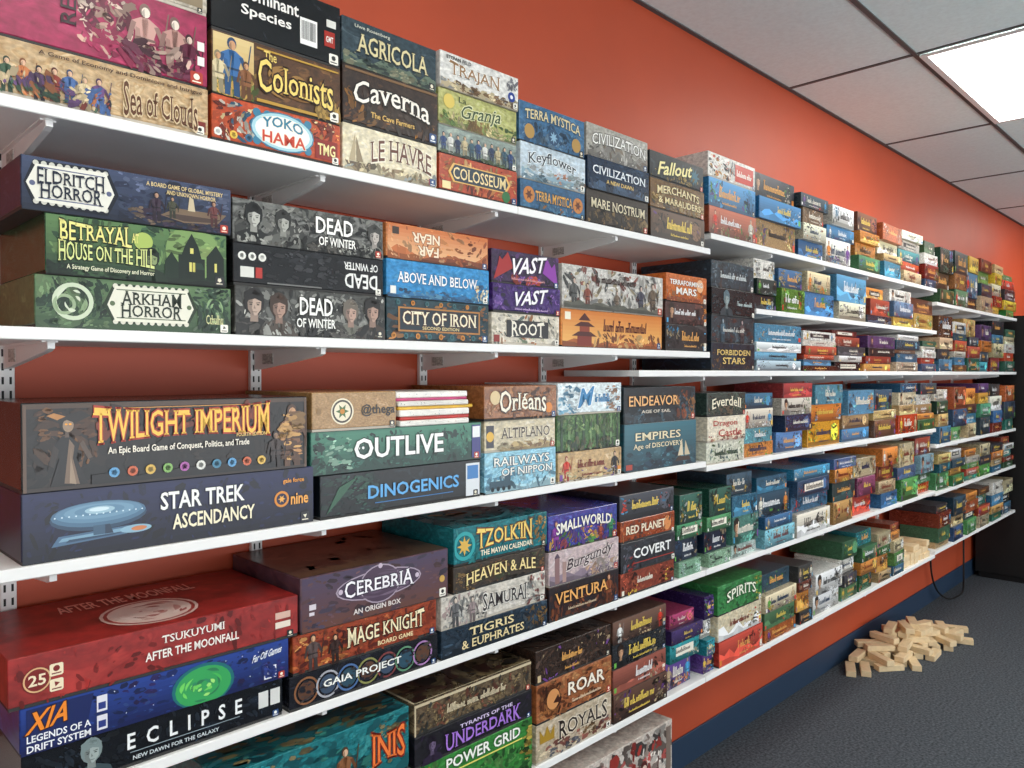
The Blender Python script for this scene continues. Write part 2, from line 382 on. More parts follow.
# =================================================================== ROOM
XA,XB,YB=-2.9,9.5,-5.2; CZ=CAMZ+1.30
struct('floor',box_me('floor',XA,XB,YB,0,-.05,0),M['carpet'])
struct('wall_left',box_me('wall',XA,XB,0,.1,0,CZ),M['wall'])
struct('wall_back',box_me('wall',XB,XB+.1,YB,.1,0,CZ),M['wall'])
bm=bmesh.new()
WX0,WX1,WZ0,WZ1=-2.2,8.8,.35,2.65
bm_box(bm,XA,WX0,YB-.1,YB,0,CZ); bm_box(bm,WX1,XB,YB-.1,YB,0,CZ); bm_box(bm,WX0,WX1,YB-.1,YB,0,WZ0); bm_box(bm,WX0,WX1,YB-.1,YB,WZ1,CZ)
struct('wall_right',bm_mesh(bm,'wall'),M['wall2'])
bm=bmesh.new()
for i in range(8):
    sx=WX0+(WX1-WX0)*i/7; bm_box(bm,max(WX0,sx-.03),min(WX1,sx+.03),YB-.08,YB-.02,WZ0,WZ1)
bm_box(bm,WX0,WX1,YB-.08,YB-.02,WZ0,WZ0+.05); bm_box(bm,WX0,WX1,YB-.08,YB-.02,WZ1-.05,WZ1)
struct('added_window_1',bm_mesh(bm,'added_window'),M['frame'])  # unseen window, added so fill light can enter behind the camera
struct('wall_front',box_me('wall',XA-.1,XA,YB,.1,0,CZ),M['wall2'])
struct('ceiling',box_me('ceiling',XA,XB,YB,.1,CZ,CZ+.05),M['ceil'])
struct('baseboard_left',box_me('baseboard',XA,XB,-.008,0,0,.12,.002),M['board'])
bm=bmesh.new()
y=-.545
while y>YB: bm_box(bm,XA,XB,y-.009,y+.009,CZ-.005,CZ); y-=.61
s=3.395-1.22*5
while s<XB: bm_box(bm,s-.009,s+.009,YB,0,CZ-.004,CZ); s+=1.22
bm_box(bm,XA,XB,-.018,0,CZ-.005,CZ)
struct('trim_1',bm_mesh(bm,'trim'),M['tbar'])
def troffer(sx,yy,label):
    t=empty('ceiling_light',(sx,yy,CZ-.012)); w,d=1.195/2,.585/2
    bm=bmesh.new()
    for a in ((-w,w,-d,-d+.025),(-w,w,d-.025,d),(-w,-w+.025,-d+.025,d-.025),(w-.025,w,-d+.025,d-.025)): bm_box(bm,*a,0,.006)
    link('frame',bm_mesh(bm,'frame'),M['bracket'],t)
    link('diffuser',box_me('diffuser',-w+.025,w-.025,-d+.025,d-.025,.002,.006),M['glow'],t)
    tag(t,label,'ceiling light')
y2=-.545-.305
troffer(4.005,y2,'bright rectangular ceiling light panel set in the tiles at the upper right')
troffer(.345,y2-.61,'rectangular ceiling light panel above the near end of the shelves')
troffer(7.665,y2,'rectangular ceiling light panel beyond the far end of the shelves')
troffer(2.785,y2-1.83,'rectangular ceiling light panel in the middle of the room')
troffer(-1.485,y2-1.83,'rectangular ceiling light panel behind the camera position')
troffer(5.835,y2-1.83,'rectangular ceiling light panel over the open floor')
# =================================================================== SHELVING
BT=.019
ROWS=[ # name, h, s0, s1
 ('top shelf of near run, left board',.402,-.35,1.33),('top shelf of near run, right board',.402,1.331,2.222),
 ('second shelf of near run',.068,-.35,2.222),
 ('third shelf of near run',-.285,-.35,2.20),('fourth shelf of near run',-.637,-.35,2.20),('fifth shelf of near run',-.985,-.35,2.20),
 ('top shelf of middle run',.454,2.225,4.57),('second shelf of middle run',.228,2.535,4.57),('third shelf of middle run',.008,1.83,4.57),
 ('fourth shelf of middle run',-.30,2.203,4.57),('fifth shelf of middle run',-.637,2.203,4.57),('sixth shelf of middle run',-.985,2.203,4.57),
 ('top shelf of far run',.385,4.575,6.38),('second shelf of far run',.008,4.575,6.38),('third shelf of far run',-.39,4.575,6.38),
 ('fourth shelf of far run',-.65,4.575,6.38),('fifth shelf of far run',-.97,4.575,6.38),
 ('lowest shelf of near run',-1.37,-.35,2.03)]
STD=[.335+.468*k for k in range(13)]
prof=[(0,0),(-.272,0),(-.275,-.003),(-.275,-.012),(-.26,-.016),(-.03,-.04),(0,-.042)]
def bracket_me():
    bm=bmesh.new(); n=len(prof); a=[bm.verts.new((-.005,y,z)) for y,z in prof]; c=[bm.verts.new((.005,y,z)) for y,z in prof]
    bm.faces.new(a[::-1]); bm.faces.new(c)
    for i in range(n): bm.faces.new((a[i],a[(i+1)%n],c[(i+1)%n],c[i]))
    bm_box(bm,-.011,.011,-.268,-.015,-.0025,0)
    bmesh.ops.recalc_face_normals(bm,faces=bm.faces); return bm_mesh(bm,'bracket')
BME=bracket_me(); BME.materials.append(M['bracket'])
STK=box_me('sticker',-.0062,-.005,-.085,-.04,-.03,-.008); STK.materials.append(M['sticker'])
for name,h,s0,s1 in ROWS:
    z=CAMZ+h
    o=link('shelf_board',box_me('shelf_board',s0,s1,-SD,-.013,z-BT,z,.0015),M['shelf']); 
    tag(o,'white shelf board, '+name,'shelf','white shelf boards')
    k=0
    for sx in STD:
        if s0+.02<sx<s1-.02 and h>-1.2:
            br=link('shelf_bracket',BME,None,None,(sx,-.012,z-BT)); k+=1
            if 'second shelf of middle' in name: br.scale.z=.35
            if 'near' in name and h>0: link('sticker',STK,None,br)
            tag(br,'white metal bracket, %s from left under %s'%(NTH[k-1],name.replace(', left board','').replace(', right board',' right board')),'bracket','white shelf brackets')
bm=bmesh.new()
for i in range(58):
    zz=.49+.02+i*.0245
    for dx in (-.006,.006): bm_box(bm,dx-.0018,dx+.0018,-.0125,-.0119,zz,zz+.013)
SLOTS=bm_mesh(bm,'slots'); SLOTS.materials.append(M['slot'])
UPR=box_me('wall_upright',-.0125,.0125,-.012,0,.47,1.945,.001); UPR.materials.append(M['bracket'])
for i,sx in enumerate(STD):
    u=link('wall_upright',UPR,None,None,(sx,0,0)); link('slots',SLOTS,None,u)
    names=NTH+['eleventh','twelfth','thirteenth']
    tag(u,'white slotted metal upright on orange wall, %s from the left end'%names[i],'upright','slotted wall uprights')
# =================================================================== NEAR BOXES
g='game boxes on the top shelf'
stack(.402,-75,211,[
 Bx(.083,'c9ad86 b08e62 d9c29c','tan box with a painted crowd on its left half, top shelf left end',[FG(.04+.052*i,.02+.03*(i%3),.62,['8b3a2f','4a6aa0','d9c39a','6d4a7a','3d5a44','c97b4a','2a2a3a'][i%7],'d8b090') for i in range(11)]+[S(.02,.05,.6,.45,50,'8b3a2f 4a6aa0 d9c39a 6d4a7a 3d5a44 c97b4a 2a2a3a'),T('~Sea of Clouds',.8,.42,.3,.48,'5a3218','d9c29c',4),T('A Game of Economy and Dominions and Intrigue',.66,.87,.62,.1,'4a3020'),R(.95,.1,.985,.3,'7a2a24')],pale=True),
 Bx(.125,'a32452 8d1a45 b43360','tall magenta box with pale woodcut figures at the top left corner',[O(.6,.5,.3,.05,'d8c0b0'),S(.5,.15,.68,.9,30,'d8c0b0 6a1236 c9a090 a32452 8d1a45'),FG(.74,.05,.85,'c89a90','e8d8c8'),FG(.86,.05,.8,'b88a80','e8d8c8'),FG(.92,.08,.6,'5a1030','d8c0b0'),S(.66,.05,.94,.4,18,'d0b0a0 5a1030 8a3a5a a32452'),R(.955,.3,.985,.42,'f0e8e0'),R(.955,.5,.985,.62,'f0e8e0'),T('~REX',.455,.62,.56,.055,'2a0a18',None,5)],scale=10),
 Bx(.05,'cfc6b4','cream box lying on the tall magenta box at the top left',[R(.75,.2,.98,.75,'8a7a60'),Q(.85,.5,.16,.3,'efe8d8')],pale=True)],group=g)
stack(.402,213,342,[
 Bx(.08,'c2522c b04424 d0643a','orange red box with pale bubble title below a gold and brown box',[S(.02,.1,.3,.9,24,'f0d8a0 3a6a8a e8e0d0 7a2a1a c2522c'),S(.7,.5,.98,.95,14,'e8a050 7a2a1a f0d8a0'),DT(.32,.72,.82,6,.1,'3a7a98'),DT(.32,.72,.2,6,.1,'3a7a98'),E(.52,.5,.25,.44,'3a7a98'),E(.52,.5,.24,.41,'a8d0d8'),E(.52,.5,.215,.35,'e8f0ec'),R(.78,.1,.97,.56,'8a1f1a'),K(.04,.26,.2,3,.09,'f0f0e8 e8c050 3a6a8a'),T('YOKO',.52,.67,.32,.24,'2a7a98','f4e8d0',2),T('HAMA',.53,.34,.34,.26,'c8402a','f4e8d0'),T('TMG',.875,.33,.15,.28,'f4e0a0','4a0f0c')]),
 Bx(.11,'5a3a24 46301f 7a5430','brown and gold box with a farmer in blue at its left',[G(.01,.02,.3,.97,'b8904a','d8c088'),MT(.01,.3,.02,.4,6,'6a7a3a'),S(.01,.02,.3,.4,20,'6a7a3a c8a050 8a5a2a'),FG(.14,.03,.92,'3a6aa0','c89870'),FG(.04,.03,.66,'d8c8a0','c89870'),FG(.24,.03,.6,'8a5a3a','c89870'),R(.32,.05,.98,.1,'b8903a'),R(.32,.9,.98,.93,'b8903a'),Z(.63,.5,.33,.4,14,'7a5428 96703a'),S(.8,.08,.98,.45,14,'c8a050 8a5a2a 6a7a3a'),T('~The',.42,.83,.1,.16,'e8cc70'),T('~Colonists',.63,.5,.6,.42,'f0d070','2a1408',4)]),
 Bx(.118,'15161a 0d0e10 22242a','black box with a white barcode, topmost of its top shelf stack',[('B',.73,.42,.14,.42),R(.86,.3,.95,.55,'a02a20'),R(.88,.62,.96,.74,'d8d8d0'),T('Dominant',.42,.7,.46,.2,'e8e6e0'),T('Species',.4,.42,.38,.2,'e8e6e0'),T('GMT',.905,.42,.06,.1,'f0f0e8')])],group=g)
stack(.402,344,439,[
 Bx(.092,'e2d8be d2c6a4 eee6d2','cream box with dark outlined title and a small sailing ship',[('M',.02,.98,.03,.26,12,'c8bc9c'),P([(.02,.2),(.22,.2),(.19,.08),(.05,.08)],'5a4a3a'),P([(.06,.22),(.12,.22),(.12,.85)],'b0a080'),P([(.13,.22),(.2,.22),(.13,.75)],'8a7a60'),S(.02,.05,.98,.2,20,'a8b0ac b09878 d8c8a0 7a6a50'),T('~LE HAVRE',.6,.56,.66,.46,'5a2a16','f4ecd8',2),R(.9,.06,.97,.2,'8a2a20')],pale=True),
 Bx(.115,'3a2a22 2a1e1a 5a3f2e','dark brown box with big white lettering between cream and slate boxes',[S(.02,.05,.98,.6,44,'7a4a24 a8702c 2a1a14 4a3a30 3a2a20'),R(.02,.92,.98,.96,'7a5a3a'),T('~Caverna',.5,.6,.8,.38,'f4ecdf','140c08',2),T('The Cave Farmers',.5,.24,.46,.1,'d8b060')]),
 Bx(.094,'3b4a52 2c3a42 506068','slate grey box with pale lettering on top of dark brown box',[MT(.01,.99,.02,.35,10,'5a6a5a'),S(.02,.03,.98,.3,20,'6a7a68 3a4a48 8a8a70'),T('~AGRICOLA',.52,.54,.76,.4,'dcd0a0','20282c'),T('Uwe Rosenberg',.3,.86,.36,.09,'c8c8b8')])],group=g)
stack(.402,441,519,[
 Bx(.083,'b5482a 9a3a22 c8643a','rust red box with a dark title plaque, bottom of a four box stack',[S(.02,.1,.98,.9,40,'d88a4a 7a2a1a e0b070 b5482a'),P([(.16,.3),(.84,.3),(.9,.55),(.84,.8),(.16,.8),(.1,.55)],'e0b060'),P([(.18,.33),(.82,.33),(.87,.55),(.82,.77),(.18,.77),(.13,.55)],'203040'),C(.84,.2,.16,'2a6a3a'),T('~COLOSSEUM',.5,.55,.68,.32,'f0d8a0'),R(.03,.08,.13,.28,'e8d8a0')]),
 Bx(.064,'8f9c92 7c8a86 a8b4a8','grey green box with a row of marching painted figures',[MT(.01,.99,.3,.3,12,'a8b0a0')]+[FG(.06+.085*i,.03+.03*(i%2),.74,['2f4a7a','e0e0d8','2a3a5a','c8b890','3a5a6a'][i%5],'d8b090') for i in range(11)]+[S(.01,.02,.99,.14,20,'5a6a4a 3a4a3a')]),
 Bx(.08,'b9b878 a4a660 c9c890','yellow green box with a dark script title under a white box',[MT(.01,.99,.02,.3,9,'7a8a4a'),S(.02,.03,.98,.4,40,'8a8a4a 5a7a3a d8c890 8a6a3a'),C(.12,.68,.2,'d8c060'),T('~La',.28,.8,.1,.16,'3a4a24'),T('~Granja',.52,.52,.52,.5,'33482a','e0e0b0',3)],pale=True),
 Bx(.079,'e6e4de d4d2cc f0eeea','white box with gold capitals and blue corner badge on top shelf',[R(.01,.02,.99,.2,'b8a888'),S(.02,.02,.98,.26,34,'8a6a4a d8c8a0 9a9a98'),C(.9,.36,.15,'1f3a8a'),C(.9,.36,.06,'e8e8f0'),S(.84,.6,.97,.9,5,'c8c8d0 a8a8b0'),T('~TRAJAN',.42,.54,.64,.38,'94704a','f6f4ee',4),T('STEFAN FELD',.22,.87,.3,.1,'3a3a3a')],pale=True)],group=g)
stack(.402,521,586,[
 Bx(.072,'2f6288 244e70 40789c','blue box with orange roundels at the bottom of its stack',[C(.12,.5,.28,'c07a3a'),C(.88,.5,.28,'c07a3a'),X(.12,.5,.2,6,'5a2a18'),X(.88,.5,.2,6,'5a2a18'),S(.2,.05,.8,.3,14,'5a8aa8 2f6288 c88a4a'),T('~TERRA MYSTICA',.5,.52,.58,.34,'e0a850','1a3a50')]),
 Bx(.09,'c9d6de b4c4d0 dde6ea','pale blue white box with a dark storybook title',[MT(.01,.99,.02,.3,8,'8aa8b8'),S(.02,.03,.98,.4,30,'6a8a9a d8e0e0 a8b8b8 b0785a'),T('~Keyflower',.47,.6,.74,.38,'2a3440','eef2f2',2)],pale=True),
 Bx(.1,'3f6f96 325c80 5584a8','steel blue box with brass roundels on a pale blue box',[S(.04,.05,.96,.55,34,'6a8aa4 2f5070 3f6f96'),C(.14,.3,.18,'b08a4a'),C(.5,.32,.2,'2a4a6a'),C(.86,.3,.18,'b08a4a'),X(.5,.32,.16,8,'8ab0c8'),T('~TERRA MYSTICA',.5,.74,.86,.24,'e4d4a4','1a3450',2)])],group=g)
stack(.402,588,649,[
 Bx(.092,'3a3028 2a221c 5a4a38','dark bronze box with cream capitals below a navy box',[S(.02,.06,.98,.45,34,'7a5a34 8a7048 2a2420'),T('~MARE NOSTRUM',.5,.62,.88,.28,'e0d4b4','1a1410')]),
 Bx(.088,'22324a 1a2638 304660','navy box with thin white capitals in the middle of its stack',[MT(.01,.99,.02,.35,12,'405a78'),S(.02,.02,.98,.3,18,'506a88 2a3a54 1a2638'),T('~CIVILIZATION',.5,.62,.86,.26,'e8ecf0'),T('A NEW DAWN',.5,.32,.44,.13,'d8b870')]),
 Bx(.088,'b6b2a8 9a968c cac6be','weathered grey box with pale skyline above a navy box',[MT(.01,.99,.02,.6,14,'84807a'),S(.02,.02,.98,.5,24,'6a665e c8c4bc 9a8a78'),T('~CIVILIZATION',.52,.6,.88,.34,'f4f2ec','4a4440',2)],pale=True)],group=g)
stack(.402,651,705,[
 Bx(.084,'4a3424 3a281c 644630','brown box at the right end of near top shelf, bottom one',auto_art('4a3424',random.Random(3))),
 Bx(.09,'7a5a38 634828 94703f','antique brown box with a two line cream title, right end of shelf',[S(.02,.06,.98,.5,30,'3a2a1a a88a50 8a6840'),T('~MERCHANTS',.5,.7,.78,.26,'f0dca8','3a2410',2),T('~& MARAUDERS',.53,.36,.78,.22,'f0dca8','3a2410')]),
 Bx(.08,'20262a 161a1e 303a40','near black box with a yellow white slanting title',[X(.82,.5,.4,10,'3a6a7a'),S(.02,.08,.98,.4,20,'4a5a5a a88a40 3a4248'),T('Fallout',.46,.56,.62,.5,'f0e4a0','1a2010',3)])],group=g)
stack(.454,709,756,[
 Bx(.09,'a0523a 843f2c b46a4c','brick red box with cream script, bottom at stepped shelf start',auto_art('a0523a',random.Random(5))),
 Bx(.093,'3f7fae 306a94 5a98c0','bright blue box between brick red and white boxes',auto_art('3f7fae',random.Random(9))),
 Bx(.082,'e6e2da d2cec6 f0ece6','white box with red patches on a bright blue box',[S(.02,.1,.4,.9,20,'c8402a 2a2a2a e0a040'),R(.55,.15,.95,.85,'c83a2a'),Q(.75,.5,.34,.34,'f6f0e6'),S(.4,.1,.55,.9,8,'8a8a8a d87a3a')],pale=True)],group=g)
g='game boxes on the second shelf'
stack(.068,36,234,[
 Bx(.08,'4c6846 39553a 68845c','mossy green box with a white ornate title plate, second shelf bottom left',[G(.004,.01,.996,.99,'324a30','5f7d54'),S(.02,.05,.33,.95,60,'34503a 6f8a60 2a4030 56704e'),O(.17,.52,.36,.08,'c8d4b8'),O(.13,.46,.2,.06,'98ac88'),Z(.17,.5,.1,.4,10,'cfd8c0 88a078'),P([(.36,.14),(.75,.14),(.8,.5),(.75,.92),(.36,.92),(.31,.5)],'24331f'),DT(.37,.74,.17,11,.05,'d8d6c4'),DT(.37,.74,.88,11,.05,'d8d6c4'),P([(.37,.18),(.74,.18),(.78,.5),(.74,.88),(.37,.88),(.33,.5)],'e4e2d0'),R(.375,.24,.735,.26,'5a6a4a'),R(.375,.8,.735,.82,'5a6a4a'),DT(.355,.755,.53,2,.05,'5a6a4a'),S(.79,.05,.98,.95,34,'34503a 2a4030 80987a'),Z(.9,.5,.07,.4,14,'8aa878 2a4630'),T('~ARKHAM',.555,.65,.32,.22,'1f2a1c',None,4),T('~HORROR',.555,.4,.32,.22,'1f2a1c',None,4),T('~Cthulhu',.9,.3,.1,.2,'d8d8a0')]),
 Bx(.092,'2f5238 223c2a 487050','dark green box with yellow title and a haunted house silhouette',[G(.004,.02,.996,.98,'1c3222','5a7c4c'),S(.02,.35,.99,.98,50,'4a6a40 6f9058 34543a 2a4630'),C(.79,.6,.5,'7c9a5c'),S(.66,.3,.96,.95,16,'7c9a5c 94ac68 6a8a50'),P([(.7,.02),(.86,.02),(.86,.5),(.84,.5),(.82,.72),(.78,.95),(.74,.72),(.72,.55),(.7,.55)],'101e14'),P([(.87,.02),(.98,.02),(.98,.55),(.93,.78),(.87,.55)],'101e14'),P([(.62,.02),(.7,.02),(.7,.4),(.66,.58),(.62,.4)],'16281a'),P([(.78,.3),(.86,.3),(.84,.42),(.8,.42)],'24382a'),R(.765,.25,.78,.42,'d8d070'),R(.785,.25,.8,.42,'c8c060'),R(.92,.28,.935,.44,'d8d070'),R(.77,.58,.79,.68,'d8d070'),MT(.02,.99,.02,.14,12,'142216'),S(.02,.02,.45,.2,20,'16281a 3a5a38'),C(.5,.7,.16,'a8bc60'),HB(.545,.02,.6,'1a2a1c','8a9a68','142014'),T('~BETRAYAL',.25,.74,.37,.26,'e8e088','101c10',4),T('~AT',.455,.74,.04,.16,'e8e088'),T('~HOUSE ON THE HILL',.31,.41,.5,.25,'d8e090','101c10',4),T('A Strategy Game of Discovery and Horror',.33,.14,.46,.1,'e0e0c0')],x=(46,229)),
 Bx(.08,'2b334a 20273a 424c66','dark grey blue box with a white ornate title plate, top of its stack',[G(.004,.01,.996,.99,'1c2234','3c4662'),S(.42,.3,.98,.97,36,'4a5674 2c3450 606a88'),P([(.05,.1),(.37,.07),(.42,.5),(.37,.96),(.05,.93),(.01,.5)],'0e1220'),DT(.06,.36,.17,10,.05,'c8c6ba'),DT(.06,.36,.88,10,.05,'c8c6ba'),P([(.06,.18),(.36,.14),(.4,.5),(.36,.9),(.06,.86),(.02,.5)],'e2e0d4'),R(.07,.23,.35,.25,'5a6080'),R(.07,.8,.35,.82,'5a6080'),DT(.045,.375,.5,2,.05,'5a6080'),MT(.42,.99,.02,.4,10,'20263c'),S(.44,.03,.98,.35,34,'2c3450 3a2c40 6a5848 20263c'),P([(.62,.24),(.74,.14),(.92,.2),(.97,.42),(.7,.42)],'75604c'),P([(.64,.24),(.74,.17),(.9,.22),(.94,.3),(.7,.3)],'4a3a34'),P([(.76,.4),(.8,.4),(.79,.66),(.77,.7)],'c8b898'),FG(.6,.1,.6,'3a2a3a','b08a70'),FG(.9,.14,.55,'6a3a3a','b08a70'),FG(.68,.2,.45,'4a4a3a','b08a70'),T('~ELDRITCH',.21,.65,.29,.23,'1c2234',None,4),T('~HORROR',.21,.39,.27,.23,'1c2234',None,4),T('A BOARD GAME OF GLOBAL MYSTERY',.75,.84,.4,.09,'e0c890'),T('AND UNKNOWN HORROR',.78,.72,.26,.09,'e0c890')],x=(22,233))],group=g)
stack(.068,235,386,[
 Bx(.088,'4c4c48 2e2e2c 888882','grey survivor portrait box at the bottom of its second shelf stack',[S(.02,.05,.98,.95,60,'8a8a84 b8b8b0 2a2a28 5a5a56'),HB(.11,.0,.98,'22201e','b8a090','1a1614'),HB(.26,.0,.92,'4a4038','a88878','3a2a20'),HB(.74,.0,.9,'6a6a60','b89888','6a6258'),HB(.9,.0,.98,'3a3028','b09080','1e1a18'),S(.02,.02,.98,.25,30,'1e1c1a 5a5650 a8a8a0'),T('DEAD',.5,.66,.22,.38,'f4f3ec','1a1a18'),T('OF WINTER',.5,.3,.26,.2,'f4f3ec','1a1a18')]),
 Bx(.076,'1c1c1f 131315 2a2a2e','black box set upside down so its white title is inverted',[R(.04,.2,.12,.45,'d8d8d0'),R(.13,.2,.17,.45,'b03028'),K(.05,.17,.7,3,.1,'e8e8e0'),R(.2,.08,.55,.12,'6a6a68'),S(.2,.2,.66,.9,16,'2a2a2e 36363a'),T('DEAD',.83,.36,.24,.38,'e8e8e4',None,1),T('OF WINTER',.83,.74,.25,.2,'e8e8e4',None,1)]),
 Bx(.079,'7a7a76 3c3c3a 2a2a29','snowy grey box with inked faces and white title, top of stack',[MT(.01,.99,.02,.7,16,'3a3a38'),S(.02,.05,.98,.95,60,'a8a8a0 1e1e1e 6a6a64'),HB(.12,.0,.96,'1a1a1a','b8b8b0','0e0e0e'),HB(.3,.0,.9,'5a5a56','a8a8a0','2a2a28'),HB(.93,.0,.9,'6a6a64','b8b0a8','3a3a38'),S(.02,.02,.98,.25,30,'1e1c1a 5a5650 a8a8a0'),T('DEAD',.64,.66,.26,.4,'f6f4ee','1a1a18'),T('OF WINTER',.66,.28,.26,.22,'f6f4ee','1a1a18')])],group=g)
stack(.068,388,491,[
 Bx(.09,'20404a 163038 2f6068','dark teal steampunk box with a framed cream title',[S(.02,.05,.98,.95,50,'2a5a64 a0683a 16303a b88048 20404a'),R(.1,.22,.9,.8,'b0783a'),R(.115,.26,.885,.76,'1c2a34'),K(.06,.94,.12,9,.07,'c8843a 3a6a70'),K(.1,.9,.9,7,.06,'3a6a70 c8843a'),T('~CITY OF IRON',.5,.55,.72,.32,'f0e6c8','5a2a10'),T('SECOND EDITION',.5,.32,.36,.08,'e0c890')]),
 Bx(.08,'3f8fc6 3080b8 58a6d6','plain sky blue box with white capitals',[MT(.01,.99,.02,.24,12,'2a6a9a'),S(.02,.02,.98,.24,20,'2a5a80 6ab0d8 3a7aa8'),S(.86,.1,.98,.5,10,'e8e0c0 2a5a80 e0a050'),T('~ABOVE AND BELOW',.48,.55,.78,.28,'f6f8f8','2a6a98'),R(.03,.1,.08,.3,'e8e8e0')]),
 Bx(.075,'d68a52 c0703e e6ae80','orange desert box with its title upside down, above a blue box',[G(.01,.02,.99,.98,'e8b888','c8703a'),MT(.01,.99,.02,.5,12,'b8683a'),MT(.3,.99,.02,.25,7,'7a4028'),S(.02,.05,.98,.95,30,'e0a878 b86038 d68a52'),T('NEAR',.36,.68,.26,.28,'f4e2c8','8a4a28',1),T('FAR',.38,.32,.2,.28,'f4e2c8','8a4a28',1),R(.05,.7,.11,.9,'3a2a24')])],group=g)
stack(.068,493,561,[
 Bx(.076,'ded6c6 ccc2ae eae4d8','cream woodland box with a heavy dark title plate',[S(.02,.05,.98,.95,44,'8a9a7a b8794a 6a7870 e8dcc0 ded6c6'),R(.2,.24,.82,.78,'2a2a2c'),T('~ROOT',.51,.51,.5,.38,'efe8d8',None,4),R(.02,.08,.1,.3,'8a2a24')],pale=True),
 Bx(.069,'4a2f70 38225a 654a90','purple box with a white slanted title above a cream box',[S(.02,.05,.98,.95,40,'6a4aa0 2a1a44 8a60b0 3a2460'),T('VAST',.53,.58,.5,.5,'f4f0f6','180c28',3),Q(.55,.16,.5,.1,'d0b0e0')]),
 Bx(.08,'3c2648 2c1a38 5a3868','dark plum box with red dragon wing shapes, top of its stack',[S(.02,.05,.98,.95,30,'5a3a70 241430 6a4280'),P([(.02,.1),(.3,.5),(.22,.95),(.14,.7),(.1,.8),(.08,.55)],'a02a2a'),P([(.98,.1),(.74,.45),(.8,.95),(.88,.65),(.93,.8)],'8a3aa0'),S(.3,.05,.7,.3,14,'c04a3a 8a5ab0'),T('VAST',.52,.62,.52,.5,'f6f0f4','140c1c',3),Q(.52,.18,.5,.1,'e0a0a0')])],group=g)
stack(.068,563,664,[
 Bx(.1,'d8893c c4702c e6a45a','orange box with a dark red pagoda near its left',[G(.01,.02,.99,.98,'e8b060','d07a30'),MT(.01,.99,.02,.25,10,'a85a28'),S(.3,.05,.98,.4,26,'a85a28 e0b070 8a4a24'),R(.14,.05,.27,.3,'7a2a1c'),P([(.09,.3),(.32,.3),(.26,.42),(.15,.42)],'4a1a14'),R(.16,.42,.25,.56,'8a3a24'),P([(.11,.56),(.3,.56),(.24,.68),(.17,.68)],'4a1a14'),P([(.15,.72),(.26,.72),(.205,.92)],'4a1a14'),Q(.6,.6,.44,.42,'5a1c14'),R(.03,.72,.08,.92,'f0e8d0')]),
 Bx(.115,'d4d0c8 b4b0aa e6e2dc','tall white box with a grey battle scene above an orange box',[S(.02,.05,.98,.95,80,'8a8a88 9a5a4e c8c4bc b8a888 d4d0c8 6a6a68'),FG(.1,.03,.7,'5a5a58','c8b0a0'),FG(.22,.03,.6,'8a4a3a','c8b0a0'),FG(.75,.03,.7,'4a4a58','c8b0a0'),FG(.88,.03,.8,'6a5a4a','c8b0a0'),FG(.5,.03,.5,'7a6a5a','c8b0a0'),MT(.01,.99,.02,.2,14,'5a5a50'),Q(.5,.76,.4,.3,'3a2a24')],pale=True)],group=g)
stack(.068,666,707,[
 Bx(.08,'2c2a2a 1e1c1c 444040','black box with pale print, bottom of stack beside stepped joint',auto_art('2c2a2a',random.Random(12))),
 Bx(.07,'4c2a24 3a1e1a 683a30','maroon box beneath an orange planet box',auto_art('4c2a24',random.Random(13))),
 Bx(.085,'cc7038 b45a28 de9058','orange planet box with two white title lines',[MT(.01,.99,.02,.3,8,'a04a24'),S(.02,.02,.98,.4,16,'a04a24 d8905a cc7038'),C(.82,.66,.24,'e8b080'),T('TERRAFORMING',.48,.7,.8,.18,'f6f2ea','7a2a14'),T('MARS',.48,.4,.5,.26,'f6f2ea','7a2a14')])],group=g)
g='game boxes at the start of the middle run'
stack(.008,712,755,[
 Bx(.092,'1d2a36 131c26 2c3e50','midnight blue box with gold two line title, bottom of dark column',[S(.02,.05,.98,.95,34,'2a4a6a 3a4a5a 14202c 7a5a34'),T('~FORBIDDEN',.5,.66,.78,.2,'e8c878','0c1218'),T('~STARS',.5,.36,.52,.24,'e8c878','0c1218')]),
 Bx(.09,'24323a 182228 3a4c56','dark slate box, second from bottom of dark column',[S(.02,.05,.98,.95,30,'4a6a78 5a3a34 1a2228'),FG(.25,.02,.9,'4a6a7a','a0b0b8'),FG(.7,.02,.9,'5a4a4a','b0a0a0'),Q(.5,.5,.5,.24,'d8d8d0')]),
 Bx(.09,'182024 0e1416 2a363a','black box with cold grey portrait, third in dark column',[S(.02,.05,.98,.95,24,'2a3a40 0e1416'),HB(.32,.0,.98,'2a3a40','98a8a8','5a7078'),Q(.74,.5,.36,.24,'b8c8c8')]),
 Bx(.09,'2b3c46 1e2a32 43586a','dark blue grey box on top of the dark column',[S(.02,.05,.98,.95,36,'4a6a78 16242c 6a7a84 4a3a34'),Q(.5,.5,.6,.3,'d8e0e0')])],group=g)
g='game boxes on the third shelf'
